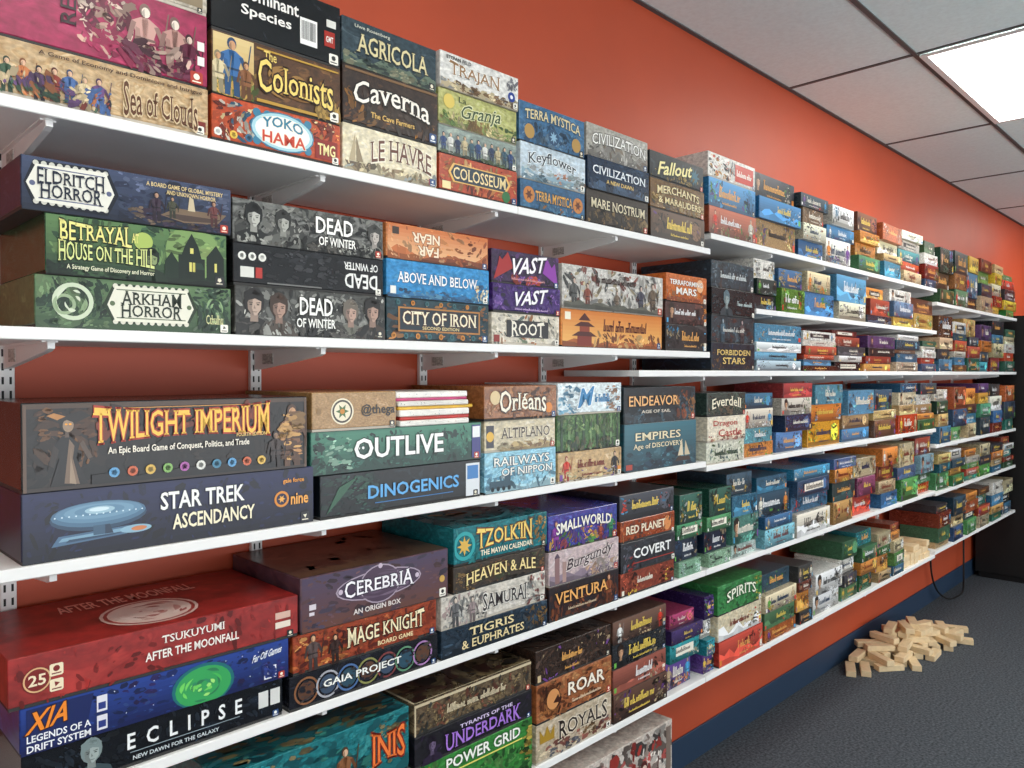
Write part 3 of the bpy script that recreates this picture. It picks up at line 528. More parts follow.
stack(-.285,20,316,[
 Bx(.1065,'14193a 0d112c 222c5c','long midnight blue box with a pale ship shape, bottom of third shelf',[G(.004,.01,.996,.99,'0a0e20','181f4a'),S(.02,.05,.98,.95,50,'182048 0c1026 202a58 12193c'),P([(.08,.2),(.3,.26),(.36,.34),(.3,.38),(.1,.34)],'4a6a88'),P([(.1,.26),(.28,.3),(.34,.34),(.28,.35),(.11,.31)],'7aa0b8'),P([(.12,.24),(.26,.27),(.3,.3),(.13,.28)],'2c4660'),E(.22,.57,.145,.2,'2c4660'),E(.22,.61,.142,.185,'4a6e8a'),E(.22,.635,.13,.15,'5f86a2'),E(.22,.65,.105,.11,'6f96b0'),E(.22,.66,.075,.075,'5f86a2'),E(.22,.665,.045,.055,'9abccc'),E(.218,.675,.03,.03,'cfe2ea'),P([(.2,.3),(.26,.3),(.25,.44),(.2,.44)],'3c5a74'),P([(.235,.3),(.26,.3),(.25,.44),(.235,.44)],'24384e'),E(.33,.32,.05,.06,'8ab0c4'),E(.34,.32,.025,.035,'c87a4a'),DT(.09,.35,.61,14,.012,'cfe2ea'),C(.86,.48,.14,'d8882a'),C(.86,.48,.1,'14193a'),X(.86,.48,.07,6,'e8a848'),T('STAR TREK',.56,.68,.3,.28,'f2f2ee','0a0e24'),T('ASCENDANCY',.6,.34,.3,.24,'f2e8c8','0a0e24'),T('gale force',.91,.78,.09,.1,'f0a040'),T('nine',.935,.46,.075,.2,'f0a848','0a0e24')],scale=9),
 Bx(.134,'1c1716 0f0d0d 332722','very long near black box with glowing gold title and row of emblems',[G(.005,.02,.995,.98,'08080a','1e1918'),S(.01,.03,.99,.95,70,'151110 221a17 0c0b0d 2c211c'),R(.008,.93,.992,.985,'4a382c'),R(.008,.01,.992,.05,'2c211c'),R(.004,.01,.014,.985,'5a4436'),R(.986,.01,.996,.985,'5a4436'),S(.04,.3,.22,.92,26,'5a361a 432a18 6a4420 2a1a12'),P([(.08,.06),(.19,.06),(.155,.36),(.165,.52),(.135,.62),(.115,.62),(.09,.52),(.105,.36)],'141214'),P([(.12,.08),(.165,.06),(.145,.36),(.15,.5),(.135,.58)],'75604f'),P([(.135,.08),(.155,.06),(.14,.36),(.14,.5)],'98836e'),P([(.09,.52),(.075,.3),(.09,.26),(.105,.46)],'2c2420'),P([(.165,.52),(.19,.34),(.205,.36),(.175,.56)],'54443a'),R(.122,.6,.134,.68,'54443a'),E(.128,.745,.022,.085,'0e0c0e'),E(.132,.735,.016,.075,'927a64'),P([(.105,.76),(.06,.84),(.09,.9),(.128,.86),(.17,.9),(.2,.84),(.152,.76),(.128,.8)],'1c1614'),P([(.1,.8),(.07,.85),(.09,.88),(.125,.84)],'b07840'),E(.126,.75,.004,.012,'f0a030'),E(.138,.75,.004,.012,'f0a030'),FG(.93,.04,.86,'7a5238','c09068'),S(.89,.1,.97,.75,14,'a87848 5a3a24 c89858'),FG(.86,.04,.5,'3a2c28','8a6a50'),MT(.2,.86,.04,.12,14,'0c0b0f'),K(.27,.8,.16,10,.06,'5a9ac8 c8603a d8b050 7aa858 a858a0 d8d8d0 3a7a98'),R(.22,.91,.82,.92,'c88a3a'),S(.22,.6,.82,.86,26,'5a1e0c 7a2c10 2c0e08'),T('~TWILIGHT IMPERIUM',.52,.72,.63,.3,'f6c048','a82c10',4),T('An Epic Board Game of Conquest, Politics, and Trade',.5,.41,.5,.105,'f0e8d8'),T('FOURTH EDITION',.76,.52,.12,.05,'e8c070')],x=(20,308),scale=9)],group=g)
stack(-.285,312,484,[
 Bx(.086,'12181d 0b0f13 1e2a32','black box with blue capitals at the bottom of its third shelf stack',[S(.02,.05,.36,.95,40,'1e3a34 16282c 2a4a44 2a5446'),P([(.03,.1),(.12,.5),(.2,.9),(.1,.7)],'2f5a44'),R(.89,.06,.99,.92,'d8dce0'),R(.9,.5,.98,.86,'3a7ab8'),T('DINOGENICS',.55,.5,.58,.32,'5aa8e0','0a2038'),R(.3,.22,.8,.24,'3a7ab8')],x=(320,482)),
 Bx(.085,'2f6a5c 1f4c44 62a088','green wasteland box with a large white stencil title',[G(.004,.01,.996,.99,'1a423a','428068'),MT(.01,.99,.02,.6,16,'1f4a40'),S(.02,.05,.92,.9,60,'5a9a80 1a3a34 3a7464 2a5a4c'),S(.02,.05,.2,.9,14,'98c0a8 1a3a34 5a9a80'),R(.93,.06,.99,.94,'3a3a7a'),R(.935,.6,.985,.9,'e8e8e8'),T('OUTLIVE',.48,.54,.52,.5,'f4f6f0','142e28'),C(.255,.54,.11,'2a4a40'),DT(.243,.267,.56,2,.035,'f4f6f0')],),
 ],group=g)
stack(-.285,312,397,[Bx(.076,'ab8658 997548 bb976a','plain brown cardboard box with round cream badge, beside loose packets',[C(.34,.5,.34,'eadfc4'),O(.34,.5,.3,.05,'3a3028'),X(.34,.5,.2,6,'4a6a3a'),C(.34,.5,.07,'c8842a'),T('@thega',.77,.5,.42,.34,'2a2622'),R(.05,.45,.1,.6,'8a6a40')],pale=True,scale=40)],group=g,z0=.1715)
# loose thin packets next to the cardboard box
rp=random.Random(8); zp=CAMZ-.285+.1716
for i,(c,nm,h_) in enumerate((('e8e4dc','white',.012),('c83a30','red',.008),('ece8e0','off white',.014),('e2b43a','yellow',.007),('dedad2','pale grey',.011),('c2487a','pink',.006),('f0ece6','bright white',.013))):
    a,b2=s_of(400)+rp.uniform(0,.012),s_of(477)-rp.uniform(0,.02)
    o=link('thin_packet',box_me('thin_packet',-(b2-a)/2,(b2-a)/2,0,.2,0,h_,.002),plain('packet_paper',c,.4,noise=.1,scale=30),None,((a+b2)/2,-SD+rp.uniform(.002,.02),zp),rp.uniform(-.02,.02))
    pb=PB((b2-a),h_,lambda X_,Z_,e:(X_,-e,Z_)); draw(pb,S(.03,.1,.97,.9,10,'2a2a2a c83a30 e8b030 f4f2ee 3a8ab0 '+c+' '+c+' '+c),rp)
    link('front_print',pb.mesh('front_print'),None,o)
    tag(o,'thin %s packet, %s of the loose packet stack beside brown cardboard box'%(nm,'top' if i==6 else ORD[i]),'packet','loose thin packets'); zp+=h_+.0003
stack(-.285,486,557,[
 Bx(.097,'7cb6ce 9ccede 5a98b6','light blue box with a two line dark title and a train shape',[MT(.01,.99,.02,.4,10,'a8d0dc'),S(.02,.02,.98,.5,24,'c8e0e8 5a8aa0 9ac4d4'),R(.06,.12,.34,.3,'2a4a5a'),R(.26,.3,.34,.46,'2a4a5a'),K(.1,.32,.11,4,.06,'1a2a34'),T('~RAILWAYS',.5,.76,.78,.22,'f4f4ec','1a3a50'),T('~OF NIPPON',.58,.5,.72,.19,'f4f4ec','1a3a50')],x=(485,557)),
 Bx(.075,'d6cab0 c6b898 e2d8c4','beige box with dark spaced capitals on a light blue box',[R(.02,.15,.12,.85,'3a3a44'),C(.07,.5,.16,'e0b040'),MT(.2,.98,.02,.3,8,'b8a070'),S(.15,.03,.98,.3,16,'a08858 8a6a4a d8c8a0'),T('~ALTIPLANO',.56,.58,.7,.34,'3a2a1e','e8dec8')],pale=True),
 Bx(.082,'9a6238 844f2a b47c4c','copper brown box with a white medieval title, top of its stack',[S(.02,.05,.98,.9,36,'6a4024 b8845a 8a5430'),C(.14,.66,.2,'d8c090'),C(.88,.32,.16,'d8802a'),T('~Orléans',.52,.54,.64,.5,'f4ead4','3a1c0c',4)],x=(484,557))],group=g)
stack(-.285,559,623,[
 Bx(.078,'c6a678 b08e5e d6bc94','sandy box with small painted village, bottom of its third shelf stack',auto_art('c6a678',random.Random(21)),pale=True),
 Bx(.097,'3c603c 587a48 2a482c','forest green box with tall tree trunks painted across it',[R(.05+.11*i,.02,.085+.11*i,.98,['24402a','6a8a58','1c3422'][i%3]) for i in range(9)]+[S(.02,.5,.98,.98,40,'6a8a50 4a6a3a 86a064 2a4a2c'),S(.1,.05,.9,.3,20,'8a8a5a 5a5a3a 2a4a2c')]),
 Bx(.083,'dde6e8 c8d6da eef2f2','white box with an icy blue brushed title',[S(.02,.05,.3,.9,20,'8ac0d8 5a98b8 d8e8ee'),S(.75,.05,.98,.9,16,'8ab8d0 d8e8ee c89a7a'),T('M',.42,.55,.2,.6,'2f80b4','f4f8f8',3),Q(.68,.5,.24,.36,'2f80b4')],pale=True)],group=g)
stack(-.285,626,698,[
 Bx(.138,'1f5664 2a4652 3a7280','tall deep teal box with sailing ships and pale serif title',[G(.004,.01,.996,.99,'163c48','2f6a78'),MT(.01,.99,.02,.25,12,'16384a'),S(.02,.02,.98,.4,34,'2a5a6a 16384a 4a8090'),P([(.68,.1),(.92,.1),(.88,.2),(.72,.2)],'3a2a20'),P([(.72,.22),(.8,.22),(.78,.6)],'d8c8a8'),P([(.82,.22),(.9,.22),(.83,.55)],'c8b898'),T('~EMPIRES',.45,.72,.62,.17,'e8dcb8','0f2a34'),T('~Age of DISCOVERY',.45,.5,.68,.14,'e8dcb8','0f2a34'),R(.02,.05,.1,.16,'a83a2a')]),
 Bx(.105,'18242a 10191e 2a3a42','near black box with warm orange capitals on a deep teal box',[MT(.01,.99,.02,.4,12,'26343a'),S(.02,.03,.98,.4,26,'2a3a44 3a5a68 1a2228'),S(.72,.08,.98,.9,24,'8a4a2c 3a5a68 b8804a'),T('~ENDEAVOR',.4,.62,.68,.28,'f0b878','3a1a0c'),T('AGE OF SAIL',.42,.32,.4,.09,'d8d0c0')])],group=g)
g='game boxes on the fourth shelf'
stack(-.637,18,289,[
 Bx(.07,'10141b 0a0d12 1c2430','long black box with widely spaced white capitals, bottom of fourth shelf',[S(.02,.05,.98,.95,30,'1a2430 141c26 202c3a'),HB(.225,.0,.98,'3a4a50','a0acaa','7a8a8a'),R(.885,.36,.93,.78,'d8d8d4'),R(.94,.36,.985,.78,'d8d8d4'),T('E  C  L  I  P  S  E',.58,.6,.46,.38,'eef0f0'),T('NEW DAWN FOR THE GALAXY',.54,.2,.34,.1,'c8d0d4'),R(.36,.33,.8,.35,'8a98a0')],x=(18,284),scale=9),
 Bx(.072,'1f3884 15265f 3458a8','long royal blue space box with a glowing green planet',[G(.004,.01,.996,.99,'101c50','24408e'),S(.2,.05,.98,.95,50,'223c84 182c6c 38549a 34286a'),DT(.3,.86,.85,9,.012,'e8ecf8'),DT(.34,.92,.3,7,.012,'e8ecf8'),E(.63,.42,.125,.52,'1a6a70'),E(.63,.4,.112,.47,'35a058'),Z(.63,.4,.108,.45,26,'70d060 2f8a60 a0e078 2a7a50 48b858'),P([(.02,.1),(.2,.04),(.23,.95),(.02,.95)],'16245a'),R(.24,.5,.275,.85,'e0e0e8'),R(.24,.1,.275,.42,'e0e0e8'),R(.245,.55,.27,.7,'2a3a80'),R(.245,.15,.27,.3,'2a3a80'),R(.885,.1,.94,.42,'e8e8f0'),S(.89,.12,.935,.38,8,'2a3a80'),T('XIA',.09,.7,.13,.42,'f08a2a','30100a',3),T('LEGENDS OF A',.12,.33,.2,.15,'f2f2f6'),T('DRIFT SYSTEM',.12,.13,.2,.15,'f2f2f6'),T('Far Off Games',.9,.75,.13,.18,'e8ecf4',None,3)],x=(16,289),scale=9),
 Bx(.077,'9a2622 861c1a aa302a','huge dark red box with small white title and round pale crest on lid',[S(.02,.05,.98,.95,30,'8c2220 a02824 92221e'),C(.08,.5,.26,'7a1a18'),O(.08,.5,.24,.03,'d8b080'),IC(.135,.62,.12,'f0e0c0','7a1a18'),IC(.135,.32,.12,'f0e0c0','7a1a18'),T('25',.08,.5,.05,.22,'f0e0c0'),R(.9,.3,.965,.45,'e8d8c8'),R(.9,.52,.965,.68,'d8b0a0'),T('~TSUKUYUMI',.58,.7,.23,.17,'f4ece4'),T('AFTER THE MOONFALL',.58,.4,.34,.19,'f4ece4')],x=(4,298),scale=7,
  top=[E(.5,.34,.17,.27,'d6beb4'),E(.5,.34,.158,.25,'9a3a34'),E(.5,.34,.145,.23,'e0ccc2'),Z(.5,.34,.14,.22,22,'a05048 c09088 e8d8d0'),T('AFTER THE MOONFALL',.5,.74,.5,.17,'f4b4a4')])],group=g)
stack(-.637,291,439,[
 Bx(.066,'1b1c24 121318 2c2e3a','black box with a chain of planet rings and white title',[O(.1+.13*i,.5,.4,.06,['8a5a3a','a8a8b0','4a6a9a','8a8a50','7a3a3a','5a8a6a','a87ab0'][i%7]) for i in range(7)]+[C(.1+.13*i,.5,.28,['5a3a2a','3a4a60','2a4a5c'][i%3]) for i in range(7)]+[S(.05,.2,.95,.8,30,'2a2a38 4a4240 20202a')]+[T('GAIA PROJECT',.46,.5,.52,.28,'f4f4ee','0c0c10')],x=(288,438)),
 Bx(.074,'a04426 7a2c18 c46c3a','rust red box with knightly gold title beneath a huge purple box',[S(.02,.05,.98,.95,50,'b0522c 6a2416 a04826 8a341c'),S(.02,.05,.36,.95,20,'c87a3e 6a2416 d89858'),FG(.12,.02,.95,'5a4a48','d8a880'),FG(.26,.02,.8,'3a2420','d8a880'),T('~MAGE KNIGHT',.62,.6,.56,.38,'f4e4bc','2a0c08',4),T('BOARD GAME',.68,.22,.26,.13,'f0d8a8')],x=(292,437)),
 Bx(.107,'523c4a 5a3d42 42303f','huge dusky purple box with an oval white title, fourth shelf',[G(.01,.02,.99,.98,'623f38','4a3d56'),S(.02,.02,.98,.98,40,'5a4450 64464a 4c4256'),E(.5,.6,.29,.27,'a898a8'),E(.5,.6,.28,.245,'46364c'),E(.5,.6,.14,.37,'a898a8'),E(.5,.6,.132,.345,'4c3a4e'),Z(.5,.6,.24,.3,18,'6e5c70 5e4c60'),DT(.24,.76,.6,2,.05,'c8b8c8'),DT(.5,.5,.94,1,.05,'c8b8c8'),R(.05,.4,.09,.5,'d8d0d8'),R(.05,.3,.08,.36,'d8d0d8'),T('~CEREBRIA',.5,.61,.47,.24,'f6f2f6','2c2038',4),T('AN ORIGIN BOX',.48,.17,.32,.1,'e4dcd8'),C(.95,.4,.07,'c8a050')],x=(300,449),scale=8,d=.283,
  top=[G(.005,.005,.995,.995,'54402f','4a3430'),S(.05,.05,.95,.95,30,'4a342c 5e463a 463028')])],group=g)
stack(-.637,441,548,[
 Bx(.065,'293846 1c2834 3c5062','slate navy box with fine gold two line title, bottom of its stack',[MT(.01,.99,.02,.4,12,'1a2834'),S(.02,.05,.98,.95,30,'2a3a4a 3a4a5a 1a2430'),S(.75,.08,.98,.9,20,'8a683a 5a6a78 2a3a4a'),T('~TIGRIS',.44,.7,.42,.3,'ecd8a4','101820'),T('~& EUPHRATES',.46,.3,.58,.3,'ecd8a4','101820')]),
 Bx(.074,'d4cec4 c0b8ac e2ddd6','white box with grey ink warriors and dark capitals',[S(.02,.05,.4,.95,40,'8a8a88 5a5a5c c8b0ac a8a8a4 d4cec4'),FG(.12,.02,.92,'6a6a6c','d8c8b8'),FG(.27,.02,.8,'9a8a8a','d8c8b8'),S(.8,.05,.98,.95,22,'6a6a6c a86a64 b0b0ac'),T('~SAMURAI',.58,.52,.43,.4,'2a2426','e8e4dc',4)],pale=True,x=(441,546)),
 Bx(.06,'3d3228 2c231c 644c36','dark brown monk painting box between white and teal boxes',[S(.02,.05,.98,.95,50,'7a5434 4a5038 2a2018 8a6c40'),T('~HEAVEN & ALE',.5,.52,.76,.46,'f2dc9a','2a140a',2)],x=(453,546)),
 Bx(.087,'1c767e 166068 2c8c94','bright teal box with a yellow carved title, top of its stack',[S(.02,.05,.98,.9,40,'24989a 166068 238a90'),S(.78,.05,.98,.9,14,'c89444 166068'),O(.1,.5,.38,.1,'2aa0a4'),X(.1,.5,.26,8,'d8b050'),T("~TZOLK'IN",.52,.62,.6,.42,'f4d470','6a2a0c',4),T('THE MAYAN CALENDAR',.54,.22,.56,.15,'f2ead0')],x=(455,549),top=[S(.02,.02,.98,.98,40,'248a92 166a74 207c84'),O(.5,.5,.42,.06,'2a98a0'),X(.5,.5,.3,12,'2a949a'),O(.5,.5,.2,.04,'1a6068'),S(.2,.2,.8,.8,8,'b08c48 248a92')])],group=g)
stack(-.637,550,620,[
 Bx(.09,'2c2328 1f181c 5a3426','dark box with orange gladiator title, bottom of its stack',[S(.02,.05,.98,.5,36,'9a5430 6a3420 7a4228 3a2424'),FG(.84,.03,.9,'8a4a2c','d8a078'),T('~VENTURA',.45,.62,.76,.34,'f0b064','2a0e06'),Q(.45,.26,.4,.12,'d8c0a0')]),
 Bx(.088,'cdb8b6 b4a0a6 ddd0cc','pale pink grey box with castle towers and script title',[MT(.01,.99,.02,.4,9,'8a7a88'),R(.08,.05,.14,.8,'8a6a6a'),P([(.07,.8),(.15,.8),(.11,.95)],'5a4a5a'),R(.18,.05,.23,.65,'a88a84'),S(.5,.05,.98,.5,24,'8a7a8c c8a48a e0d0c8'),T('~Burgundy',.57,.6,.68,.42,'3a2430','eadfda',3)],pale=True),
 Bx(.093,'3c4a98 4a3684 5a6ac0','blue violet box with a curved white title, top of its stack',[S(.02,.05,.98,.5,50,'a84a5a 5a984a c89a48 6a4aa0 3a4a98'),FG(.1,.05,.8,'8a3a9a','d8a878'),FG(.9,.05,.7,'3a8a5a','d8a878'),FG(.74,.03,.5,'a84a3a','d8a878'),T('SMALLWORLD',.5,.64,.8,.3,'f6f0e4','201a5a',2)])],group=g)
stack(-.637,622,676,[
 Bx(.068,'8a3d2a 702e20 a85a3c','rust box at the bottom of a four box fourth shelf stack',auto_art('8a3d2a',random.Random(31))),
 Bx(.085,'292a31 1c1d22 3e4049','charcoal box with white spy capitals',[S(.02,.05,.98,.95,26,'3a3c46 202228 4a4c58'),S(.02,.05,.25,.9,8,'a83a30 6a6c78'),R(.2,.24,.96,.27,'a83a30'),T('COVERT',.56,.58,.7,.34,'f0f0ee')]),
 Bx(.062,'a34c2a 863a1f be6a40','burnt orange thin box on a charcoal box',[C(.85,.5,.34,'d88a50'),S(.02,.05,.98,.95,26,'b86a3a 7a3a20 a34c2a'),T('RED PLANET',.45,.55,.72,.38,'f4e0c4','4a160a')]),
 Bx(.073,'2e3038 202228 464a56','dark grey box on top of a burnt orange thin box',auto_art('2e3038',random.Random(33)))],group=g)
g='game boxes on the fifth shelf'
stack(-.985,215,410,[
 Bx(.145,'2a3a3c','dark box under a turquoise box at the photo bottom edge',auto_art('2a3a3c',random.Random(41))),
 Bx(.13,'267a80 1c666c 388a8c','turquoise box with orange red title at the photo bottom edge',[S(.02,.05,.98,.95,90,'1f7078 40988c 248088 186068 7a7050'),MT(.01,.99,.02,.4,12,'1f6a70'),FG(.62,.05,.7,'8a5a3a','d8b090'),T('~INIS',.87,.5,.2,.4,'f07a3a','7a1c10',4)],top=[S(.03,.03,.97,.97,110,'1f6a74 3a8c84 887850 227680 134a54 5a4a38')])],group=g)
stack(-.985,415,534,[
 Bx(.13,'3a8a3c 2c6f2e 52a352','grass green box with white capitals beneath a black box',[S(.02,.05,.98,.6,44,'2a5a2a 68a858 3a7a3a'),S(.02,.05,.2,.95,14,'c8b040 2a5a2a 68a858'),S(.9,.05,.98,.95,10,'c8b050 2a5a2a'),T('POWER GRID',.56,.84,.64,.2,'f4f6ec','143a16'),R(.22,.67,.9,.695,'e8e070')]),
 Bx(.068,'17151c 0f0d13 26222e','black box with jagged purple lettering on a green box',[S(.02,.05,.98,.95,34,'2e2638 3a2a4a 1a1622'),HB(.13,.0,.9,'2a2034','6a5a78','1a1420'),T('TYRANTS OF THE',.58,.78,.46,.13,'d8c8e8'),T('~UNDERDARK',.56,.42,.66,.42,'a878d8','0c0a12',4)]),
 Bx(.07,'6b5a45 4a3d30 8c785a','scuffed tan brown box with worn pale edges, top of its stack',[R(.0,.9,1,.985,'c8b898'),R(0,.02,.015,.98,'c8b898'),S(.03,.08,.97,.85,60,'3a2e26 7a4a38 9a845e 4a4a44'),Q(.5,.5,.5,.36,'d8c8a8')],top=[S(.03,.03,.97,.97,90,'3a3028 6a583e 4a2a22 84704e 2a2420'),R(0,0,1,.02,'c8b898'),R(0,0,.02,1,'c8b898')])],group=g)
stack(-.985,537,613,[
 Bx(.1,'c6b69e b09e84 d6cab8','parchment box with a bold dark title and crown shapes',[S(.02,.05,.98,.4,36,'8a6a4a a8685a 6a6a72 d8c8a8'),P([(.04,.5),(.04,.85),(.09,.65),(.13,.9),(.17,.65),(.22,.85),(.22,.5)],'a8842a'),T('~ROYALS',.6,.62,.66,.36,'2a1e1a','e0d4c0',4)],pale=True),
 Bx(.1,'a8643a 8a4c2a c08454','tawny box with a roaring beast silhouette and white title',[S(.02,.03,.98,.97,50,'8a4c2a b07044 6a3a20 c08858'),E(.16,.5,.13,.4,'5a3018'),S(.05,.15,.28,.85,24,'7a4424 4a2412 a86a3a'),E(.2,.52,.08,.26,'d09058'),P([(.2,.42),(.3,.36),(.26,.6)],'3a1a10'),T('ROAR',.64,.6,.5,.34,'f6ead8','4a200c'),Q(.64,.26,.4,.12,'f0d8b8')]),
 Bx(.086,'3a2b24 291e19 543f34','dark walnut brown box on a tawny box',auto_art('3a2b24',random.Random(44)),top=[S(.05,.05,.95,.95,40,'2a201c 4a382e 5a4438')])],group=g)
stack(-.985,615,669,[
 Bx(.08,'4a3026','dark brown box, bottom of the stack right of the tawny box',auto_art('4a3026',random.Random(51))),
 Bx(.07,'7a4034','faded red box, second in stack right of the tawny box',auto_art('7a4034',random.Random(52))),
 Bx(.07,'2a2c30','black box with bright spots, third in stack right of tawny box',auto_art('2a2c30',random.Random(53))),
 Bx(.065,'5a3f34','cocoa brown box topping the stack right of the tawny box',auto_art('5a3f34',random.Random(54)))],group=g)
stack(-1.37,566,674,[Bx(.31,'cfc6bc b8a89e e0d8d0','large upright white box with red and black sketches on lowest shelf',[S(.04,.05,.96,.95,110,'a83a32 4a4442 d8cfc6 8a7a72 c8605a e6e0d8'),HB(.3,.05,.8,'3a3432','c8b0a0','8a3a34'),FG(.7,.05,.7,'8a3a34','d8c0b0'),R(.93,.05,.98,.95,'7a6a60')],pale=True,d=.1)],group='large boxes on the lowest shelf')
# =================================================================== FILLER STACKS
gm='game boxes in the middle run'
filler(.454,['757 800 b9925f 2f6f9f 2c2f38','801 828 2e5f8f 8a6a4a 3b4a52','829 857 d8d4c8 3f7ba8 e4e0d4','858 880 4b8a5a d98b3a 7a4a34','881 902 3f8fae e0d0a8 c9683a','903 924 c9b08a d4502e e8e2d2','925 938 2f4a6a 8a2a22 3a5a3a'],.275,'middle','top',gm,start=1)
filler(.228,['757 780 1f2a2e 2a3a35','781 805 6aa040 3a6a9a','806 835 3a7ab0 d8c8a0','836 867 e8dcc0 4a8ab0','868 892 2f3a4a c9803a','893 914 c8a050 5a7a9a','915 937 d8b060 5a3a2a'],.187,'middle','second',gm)
filler(.008,['757 802 bfd8e4 6fb0d0 d8e8ee 4a9ac0','803 837 5a2f22 c94a2a e0d8cc','838 867 2a2a2c 3a3f44 7a2f2a','868 896 e8a050 a03a2a 24262a','897 921 c9b8a0 8a5a3a 3a5a6a','922 937 3a4a6a b04a3a d8d0c0'],.184,'middle','third',gm,start=1)
stack(-.30,708,746,[
 Bx(.073,'d8d8c8 c4c4b0 e6e6da','off white box with green blots, bottom at start of middle fourth shelf',[S(.02,.05,.98,.9,30,'6a8a5a 5a7a7a e0e0d0 8aa86a'),Q(.5,.5,.6,.4,'2a4a3a')],pale=True),
 Bx(.083,'e4dac6 d4c8b0 eee6d6','ivory box with a red two line title under a dark box',[S(.02,.03,.98,.25,14,'c8b088 b8786a'),T('~Dragon',.46,.7,.64,.28,'b0342a'),T('~Castle',.58,.34,.62,.28,'b0342a')],pale=True),
 Bx(.078,'3a4a44 2c3a36 52665c','dark grey green box on an ivory box with red title',[S(.02,.05,.98,.5,26,'5a6a54 6a5a44 2a3a34'),T('~Everdell',.5,.58,.76,.42,'f2ead0','1a2420',2)])],group=gm)
filler(-.30,['748 782 d8883a 5aa0b0 c9c0b0 2f6a8a','783 813 4a7ab0 2a3a5a e0d8c8 a83a3a','814 847 e0a030 d87a2a 4a8aa0','848 875 3f7fae c9a070 5a9ac0','876 899 6a4a34 d8b87a 3a6a8a','900 919 c94a2a e0d0b0 2f5a7a','920 937 3a7a4a b89060 2a3a4a'],.262,'middle','fourth',gm,start=1)
filler(-.637,['708 733 9ac0a0 1f2f4a 4a8a5a 2a5a4a','734 763 c0d8d0 5a9a8a 3a7a9a 2f4a5a','764 796 7ab8c8 3a6a9a 1f3a4a 2a6a8a','797 834 d8d0c0 3a7aa0 2a4a6a 3a8ab0','835 857 c89a5a 1f3a3a 4a6a9a','858 880 b03a2a 7a3a5a d8c8a0','881 900 2f6a9a c8b088 d8803a','901 920 4a8a4a 2f4a6a d8c8a0','921 937 c84a2a 3a6a4a 8ab0c0'],.295,'middle','fifth',gm)
filler(-.637,['678 704 8ab898 24364e 3f8056 2f5f50'],.295,'near','fourth','game boxes on the fourth shelf',start=5)
filler(-.985,['671 704 5a3a8a 2a9aa0 3a2a5a b03a6a'],.265,'near','fifth','game boxes on the fifth shelf',start=4)
stack(-.985,721,765,[
 Bx(.085,'a83a2c 8a2c22 c05040','tomato red box, bottom of stack with a green box on top',auto_art('a83a2c',random.Random(61))),
 Bx(.085,'d8ccb0 c8b898 e4dcc8','ivory box between tomato red and leaf green boxes',auto_art('d8ccb0',random.Random(62)),pale=True),
 Bx(.1,'3a8a4a 2c6e38 55a564','leaf green box with pale capitals on an ivory box',[S(.02,.05,.98,.9,40,'5aa85a 2a5a30 3a8a4a 4a9a54'),S(.8,.05,.98,.9,8,'c8b850 2a5a30'),T('~SPIRITS',.52,.58,.66,.36,'f4f4e0','1a4a22',2)])],group=gm)
filler(-.985,['708 719 6a4a9a 2a8a98 402c66','766 799 b8602a 3a5a3a d8c8a8 2f4a5a','801 816 2a2a2c 7a3a2a 4a4a4a'],.27,'middle','sixth',gm)
filler(-.985,['818 844 ece8e0 f4f2ec'],.19,'middle','sixth',gm,start=3,split=0)
filler(-.985,['846 862 5a8a5a 3a3a40 3a6a4a','863 879 3a6a4a c8803a 2f5a3a','880 894 c8a878 4a7a4a d8c8a0','895 906 3a6a8a d8c8a0 8a3a2a'],.27,'middle','sixth',gm,start=4)
gf='game boxes in the far run'
filler(.385,['940 953 3a5a3a 4a3a2a 2f4a3a','954 968 4a7a5a 8a5a34 2a3a3a','969 980 2a2a2c 3f7fa0 c9a040','981 993 c8b090 2a4a5a 4a7a3a','994 1004 e0b040 b03a2a f0c838','1005 1016 2a7a3a f8c840 c83a2a'],.33,'far','top',gf,split=.5)
filler(.008,['940 953 4a7a9a 3a3a3c c0a080 6a4a34','954 967 8a5a3a d8d0c0 2a4a5a','968 980 2f6a5a b04a3a 3a3a44 c8a060','981 992 4aa0b0 2a3a4a d8803a','993 1004 7a2a2a e0d0a0 3a6a8a 2a2a30','1005 1015 2a5a4a c84a2a d8c8a0'],.335,'far','second',gf)
filler(-.39,['940 953 3a6a8a d8b070 2a4a3a e0d8c8','954 967 5aa05a 2f4a6a b05a3a','968 980 c8b088 3a7a9a 4a2a24 d8803a','981 992 2a3a44 4a8a6a e0a040','993 1004 8a3a2a 3a6aa0 d8d0c0 2a2a2c','1005 1015 3a8a7a 2f3a4a c86a3a'],.34,'far','third',gf)
filler(-.65,['940 953 4a8a5a 2a6a7a c8b070','954 967 3a7a4a d8a050 2f4a5a','968 980 2a8a7a b04a3a d8d0c0','981 992 5a9a4a 3a3a44 d8c8a0','993 1004 2f6a8a c87a3a 3a3a40','1005 1015 3a5a3a 4aa0a0 8a3a2a'],.215,'far','fourth',gf)
filler(-.97,['940 953 c8a878 4a7a5a 8a3a2a','954 967 3a5a8a d8b888 2f4a5a','968 980 5a9a5a 2f4a5a b8603a','981 992 d8c8a8 3a7a6a 5a3a2a','993 1004 2a5a4a c89a5a 3a6a8a','1005 1015 3a6a8a 4a4a44 d8c8a0'],.27,'far','fifth',gf)
